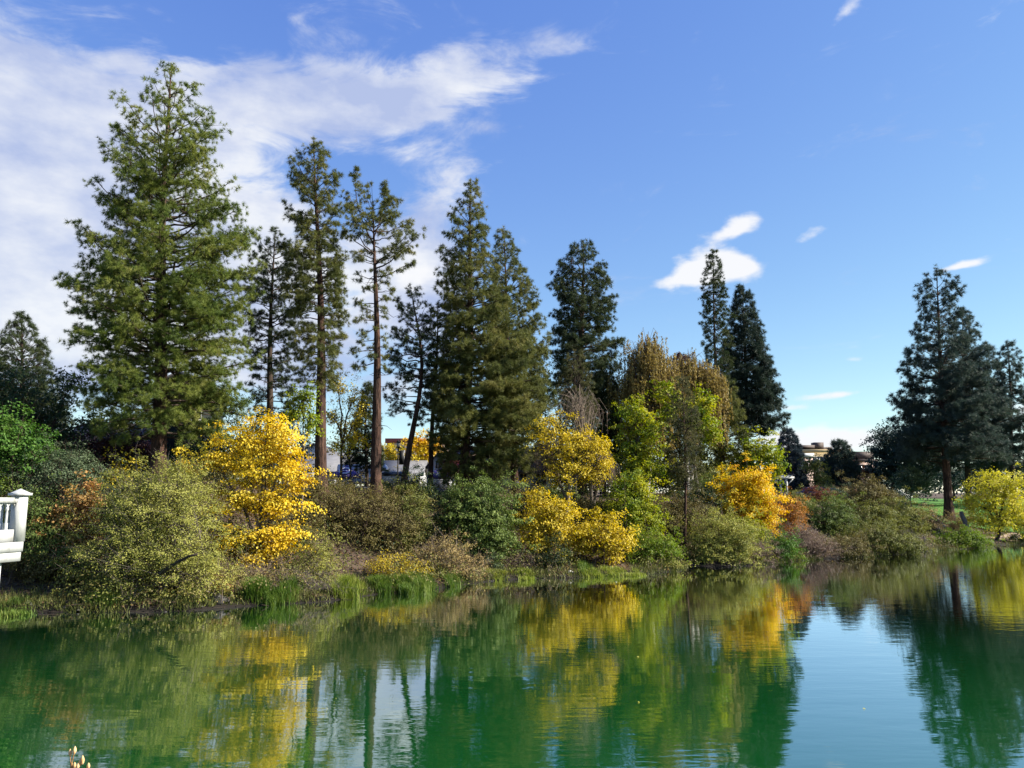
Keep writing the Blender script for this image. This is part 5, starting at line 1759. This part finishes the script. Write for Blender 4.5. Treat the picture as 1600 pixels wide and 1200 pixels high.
def table(label, px, Y, w=1.8):
    x, zb = gx_(px, Y), gzp(px, Y) + .1
    o = thing('folding_table', (x, Y, zb), label, 'table', 'tables under the canopies')
    a = Acc()
    a.box((x, Y, zb + .74), (w, .75, .05))
    a.build('tabletop', M['white_paint'], o)
    for sx in (-1, 1):
        for sy in (-1, 1):
            l = Acc()
            l.box((x + sx * w * .44, Y + sy * .3, zb + .357), (.04, .04, .714))
            l.build('leg', M['dark_metal'], o)


table('white folding table under the canopy with the emblem', 535, 65.6)
table('white folding table under the canopy by the white house', 686, 67.4)

# lamp post
Yl = 62
x, zb = gx_(621, Yl), gzp(621, Yl)
o = thing('street_lamp', (x, Yl, zb), 'dark lamp post with hanging banner right of the bare red trunk', 'street lamp')
zt = at(621, 700, Yl)[2]
a = Acc()
a.tube([(x, Yl, zb - .2), (x, Yl, zb + .6), (x, Yl, zt)], [.1, .055, .045], 8)
a.build('pole', M['dark_metal'], o)
a = Acc()
a.box((x, Yl, zt + .03), (.34, .34, .06))
a.build('lamp_base', M['dark_metal'], o)
a = Acc()
a.prism_poly([(x - .16, Yl - .16, zt + .42), (x + .16, Yl - .16, zt + .42), (x, Yl - .16, zt + .62)], (0, .32, 0))
a.build('lamp_cap', M['dark_metal'], o)
a = Acc()
a.box((x, Yl, zt + .24), (.24, .24, .34))
a.build('lamp_glass', M['trim'], o)
a = Acc()
a.box((x + .28, Yl, zt - .75), (.4, .03, 1.1))
a.build('banner', M['dark_metal'], o)

# pergola
Yp = 96
x1, x0 = gx_(1236, Yp), gx_(1204, Yp)
zb = gzp(1220, Yp)
zt = at(1225, 744, Yp)[2]
o = thing('pergola', ((x0 + x1) / 2, Yp, zb), 'white wooden pergola with corner braces beside the blue spruce', 'pergola')
for x in (x0 + .2, x1 - .5):
    for y in (Yp, Yp + 2.2):
        a = Acc()
        a.box((x, y, (zb + zt) / 2 - .3), (.16, .16, zt - zb - .1))
        a.build('post', M['white_paint'], o)
        for s in (-1, 1):
            b_ = Acc()
            b_.box((x + s * .42, y, zt - .70), (.09, .09, 1.0), ry=s * math.radians(45))
            b_.build('brace', M['white_paint'], o)
for y in (Yp - .12, Yp + 2.32):
    a = Acc()
    a.box(((x0 + x1) / 2, y, zt - .18), (x1 - x0 + .8, .07, .26))
    a.build('beam', M['white_paint'], o)
for k in range(7):
    a = Acc()
    a.box((x0 + (x1 - x0) * k / 6, Yp + 1.1, zt + .045), (.06, 3.2, .16))
    a.build('rafter', M['white_paint'], o)


def bench(label, px, Y, mat):
    x, zb = gx_(px, Y), gzp(px, Y)
    o = thing('garden_bench', (x, Y, zb), label, 'bench')
    for k in range(4):
        a = Acc()
        a.box((x, Y - .18 + k * .12, zb + .45), (1.4, .1, .03))
        a.build('seat_slat', M[mat], o)
    for k in range(3):
        a = Acc()
        a.box((x, Y + .28 + k * .03, zb + .58 + k * .13), (1.4, .025, .1))
        a.build('back_slat', M[mat], o)
    for s in (-1, 1):
        for y, h in ((-.18, .433), (.26, .433)):
            a = Acc()
            a.box((x + s * .62, Y + y, zb + h / 2), (.06, .06, h))
            a.build('leg', M[mat], o)


bench('pale garden bench in the shade before the dark-roofed house', 806, 60, 'roof_grey')


# ------------------------------------------------------------------ vehicles
def car(label, px, Y, L, W, H, mat, face=1, van=False, rot=0.):
    xc, zb = gx_(px, Y), gzp(px, Y) + .1
    o = thing('parked_van' if van else 'parked_car', (xc, Y, zb), label, 'van' if van else 'car', 'vehicles parked behind the bank')
    h = L / 2
    if van:
        prof = [(-h, .35), (h, .35), (h, .95), (h * .82, 1.15), (h * .62, H), (-h * .97, H), (-h, H * .9)]
    else:
        prof = [(-h, .38), (h, .34), (h, .72), (h * .62, .92), (h * .28, H), (-h * .45, H), (-h * .80, .98), (-h, .90)]
    prof = [(p[0] * face, p[1]) for p in prof]
    a = Acc()
    # extruded body, sides tucked in towards the roof
    n = len(prof)
    V = []
    for s in (-1, 1):
        for (u, z) in prof:
            tuck = W / 2 * (1 - .16 * max(0, (z - .95)) / max(.1, H - .95)) if z > .95 else W / 2
            V.append((xc + u, Y + s * tuck, zb + z))
    T = [[0, i, i + 1] for i in range(1, n - 1)] + [[n, n + i + 1, n + i] for i in range(1, n - 1)]
    Q = [[i, n + i, n + (i + 1) % n, (i + 1) % n] for i in range(n)]
    a.put(V, np.array(Q), np.array(T))
    a.build('body', M[mat], o)
    for s in (-1, 1):
        g = Acc()
        if van:
            g.prism_poly([(xc + face * h * .35, Y + s * (W / 2 - .08), zb + 1.2), (xc + face * h * .72, Y + s * (W / 2 - .08), zb + 1.2), (xc + face * h * .6, Y + s * (W / 2 - .15), zb + H - .25), (xc + face * h * .35, Y + s * (W / 2 - .15), zb + H - .25)], (0, s * .06, 0))
        else:
            g.prism_poly([(xc - face * h * .68, Y + s * (W / 2 - .03), zb + 1.0), (xc + face * h * .5, Y + s * (W / 2 - .03), zb + 1.0), (xc + face * h * .24, Y + s * (W / 2 * .86), zb + H - .1), (xc - face * h * .42, Y + s * (W / 2 * .86), zb + H - .1)], (0, s * .02, 0))
        g.build('side_window', M['glass'], o)
        for u in (-.62, .62):
            w_ = Acc()
            th = np.linspace(0, 2 * np.pi, 14, endpoint=False)
            w_.prism_poly([(xc + u * h + .33 * math.cos(t), Y + s * (W / 2 - .1), zb + .33 + .33 * math.sin(t)) for t in th], (0, s * .13, 0))
            wh = w_.build('wheel', M['dark_metal'], o)
            r_ = Acc()
            r_.prism_poly([(xc + u * h + .18 * math.cos(t), Y + s * (W / 2 + .032), zb + .33 + .18 * math.sin(t)) for t in th], (0, s * .012, 0))
            r_.build('rim', M['trim'], wh)
        hl = Acc()
        hl.box((xc + face * (h + .005), Y + s * W * .34, zb + .66), (.05, .32, .14))
        hl.build('headlight', M['trim'], o)
    return o


def paint(name, col):
    m, nt, b = principled(name, .3, .5)
    b.inputs['Base Color'].default_value = (*col, 1)
    b.inputs['Coat Weight'].default_value = .4
    M[name] = m


paint('paint_white', (.72, .72, .73))
paint('paint_blue', (.02, .03, .09))
paint('paint_silver', (.45, .48, .54))
car('white cargo van parked left of the bare red trunk', 574, 72, 5.2, 1.95, 2.1, 'paint_white', 1, True)
car('white car parked just right of the bare red trunk', 612, 70, 4.5, 1.8, 1.45, 'paint_white', -1)
car('dark blue car parked right of the blue spruce', 1274, 98, 4.6, 1.85, 1.5, 'paint_blue', 1)
car('silver car parked next to the dark blue car', 1294, 103, 4.5, 1.8, 1.45, 'paint_silver', 1)
car('white car parked left of the small grey-green lawn tree', 1396, 118, 4.5, 1.8, 1.45, 'paint_white', 1)

# ------------------------------------------------------------------ white balcony
PO = at(32, 770, 16.0)
e1 = np.array([-.3, -.954, 0])       # along the railing, away from the corner post
e2 = np.array([-.954, .3, 0])        # inwards
RZ = math.atan2(e1[1], e1[0])
zdk = at(37, 846, 16.0)[2]
zrl = at(37, 779, 16.0)[2]
o = thing('balcony', (PO[0], PO[1], zdk), 'white wooden balcony corner with arched balustrade over the water', 'balcony')


def bb(name, s, t, z, sx, sy, sz, parent=o, mat='white_paint'):
    """box centred s along the rail, t inwards, at height z"""
    a = Acc()
    c = np.array([PO[0], PO[1], 0]) + e1 * s + e2 * t
    a.box((c[0], c[1], z), (sx, sy, sz), rz=RZ)
    return a.build(name, M[mat], parent)


def bpt(s, t, z):
    return np.array([PO[0], PO[1], 0]) + e1 * s + e2 * t + np.array([0, 0, z])


RL = 3.2
for k, (s, t) in enumerate(((0, 0), (RL, 0), (0, 2.6))):
    p = bb('post', s, t, (zdk + zrl + .06) / 2, .2, .2, zrl + .06 - zdk)
    bb('post_cap', s, t, zrl + .085, .30, .30, .05, p)
    a = Acc()
    q = [bpt(s + u * .125, t + v * .125, zrl + .112) for u, v in ((-1, -1), (1, -1), (1, 1), (-1, 1))] + [bpt(s, t, zrl + .2)]
    a.put(q, None, np.array([[0, 1, 4], [1, 2, 4], [2, 3, 4], [3, 0, 4]]))
    a.build('post_finial', M['white_paint'], p)


def railing(s0, s1, t0, along):
    """along 's' at t0, or along 't' at s = t0"""
    L = s1 - s0
    mid = (s0 + s1) / 2
    f = (lambda u, z, n, lx, ly, lz: bb(n, u, t0, z, lx, ly, lz)) if along == 's' else (lambda u, z, n, lx, ly, lz: bb(n, t0, u, z, ly, lx, lz))
    pt = (lambda u, w, z: bpt(u, t0 + w, z)) if along == 's' else (lambda u, w, z: bpt(t0 + w, u, z))
    f(mid, zrl - .03, 'top_rail', L, .13, .10)
    f(mid, zdk + .12, 'bottom_rail', L, .09, .24)
    nb = max(2, int(round(L / .17)))
    sp = L / nb
    z0, z1 = zdk + .24, zrl - .08
    for k in range(nb + 1):
        u = s0 + k * sp
        if 0 < k < nb:
            a = Acc()
            c = pt(u, 0, 0)
            prof = [(z0, .036), (z0 + .12, .036), (z0 + .14, .022), (z0 + .3, .026), (z1 - .16, .02), (z1 - .14, .032), (z1 - .09, .032), (z1 - .08, .022), (z1, .022)]
            a.tube([(c[0], c[1], z) for z, r in prof], [r for z, r in prof], 8)
            a.build('baluster', M['white_paint'], o, smooth=False)
        if k < nb:
            # arched header between two balusters
            a = Acc()
            th = np.linspace(0, np.pi, 9)
            R_ = sp * .5 - .015
            for w in (-.025, .025):
                lo_ = [pt(u + sp / 2 - R_ * math.cos(t), w, z1 - .09 + .075 * math.sin(t)) for t in th]
                hi_ = [pt(u + sp / 2 - R_ * math.cos(t), w, z1 + .004) for t in th]
                a.put(lo_ + hi_, np.array([[i, i + 1, 9 + i + 1, 9 + i] for i in range(8)]))
            lo_ = [pt(u + sp / 2 - R_ * math.cos(t), w, z1 - .09 + .075 * math.sin(t)) for w in (-.025, .025) for t in th]
            a.put(lo_, np.array([[i, i + 1, 9 + i + 1, 9 + i] for i in range(8)]))
            a.build('arch', M['white_paint'], o)


railing(.1, RL - .1, .0, 's')
railing(.1, 2.5, .0, 't')
bb('fascia_board', RL / 2 + .0, -.075, zdk - .10, RL + .15, .05, .19)
bb('fascia_board', RL / 2 + .0, -.055, zdk - .29, RL + .11, .05, .185)
bb('fascia_board', -.075, 1.25, zdk - .10, .05, 2.55, .19)
bb('fascia_board', -.055, 1.25, zdk - .29, .05, 2.55, .185)
for k in range(17):
    bb('deck_board', RL / 2, .04 + k * .15, zdk - .02, RL + .1, .14, .035)
a = Acc()
a.prism_poly([bpt(.27, .02, zdk - .385), bpt(.27, .02, zdk - .95), bpt(1.6, .02, zdk - 2.3), bpt(1.6, .02, zdk - .385)], e2 * .18)
a.build('bracket', M['white_paint'], o)
for t in (.2, 2.4):
    bb('pier', 1.8, t, (zdk - .385 - 1.8) / 2, .34, .34, zdk - .385 + 1.8)

# ------------------------------------------------------------------ foreground seed head, floating leaves
M['seed'] = noisy('seed', [(.45, .26, .10), (.70, .50, .26)], 40, .8, bump=0)
M['stalk'] = noisy('stalk', [(.28, .14, .05), (.42, .22, .08)], 30, .8, bump=0)
Ys = 3.2
tip = at(122, 1178, Ys)
gb = np.array([tip[0] + .05, Ys + .02, float(gz(tip[0], Ys)) - .03])
o = thing('seed_head', gb, 'dry tan flower seed head poking up at the bottom left corner', 'plant')
a = Acc()
q = np.linspace(0, 1, 8)
SP = gb[None] * (1 - q)[:, None] + (tip - np.array([0, 0, .03]))[None] * q[:, None]
SP[:, 0] += .03 * np.sin(q * 4)
a.tube(SP, .007 - .004 * q, 6)
_r = np.random.default_rng(9)
buds = []
for k in range(9):
    dz = -.012 * k
    d = np.array([_r.normal(0, .022) + (.018 if k > 3 else 0), _r.normal(0, .02), 0])
    e = tip + d + np.array([0, 0, dz * .8 - (.0 if k < 2 else .012)])
    s = SP[-1] + np.array([0, 0, -.015 - .01 * k])
    a.prisms([s], [e], .0025, .002)
    buds.append(e)
a.build('stem', M['stalk'], o, smooth=True)
for e in buds:
    c = Acc()
    prof = [(0, .001), (.006, .0055), (.014, .007), (.022, .0045), (.028, .0008)]
    tl = _r.normal(0, .25, 2)
    c.tube([e + np.array([tl[0] * z, tl[1] * z, z - .004]) for z, r in prof], [r for z, r in prof], 7)
    c.build('bud', M['seed'], o, smooth=True)

for k, (px, py, txt) in enumerate([(963, 910, 'tiny white feather floating off the grassy point'), (997, 1027, 'tiny pale leaf floating in mid water below the green reflections'),
                                   (998, 1098, 'pale leaf floating nearest the bottom, centre right'), (1350, 1108, 'small leaf floating on the reflected sky')]):
    d = pdir(px, py)
    s = CAM_H / -d[2]
    c = np.array([d[0] * s, d[1] * s, .012])
    V, Fc, vv = leaves(c[None], np.array([[.1, -.2, 1.0]]), .16 if k == 0 else .07, .09 if k == 0 else .05, np.array([.9]), _r, .0)
    lf = add('floating_feather' if k == 0 else 'floating_leaf', V, Fc, M['white_paint'] if k == 0 else M['lemon'], None, vv, origin=c)
    tag(lf, txt, 'feather' if k == 0 else 'leaf', None if k == 0 else 'leaves floating on the pond')

for ob in bpy.data.objects:
    if '_o' in ob:
        del ob['_o']
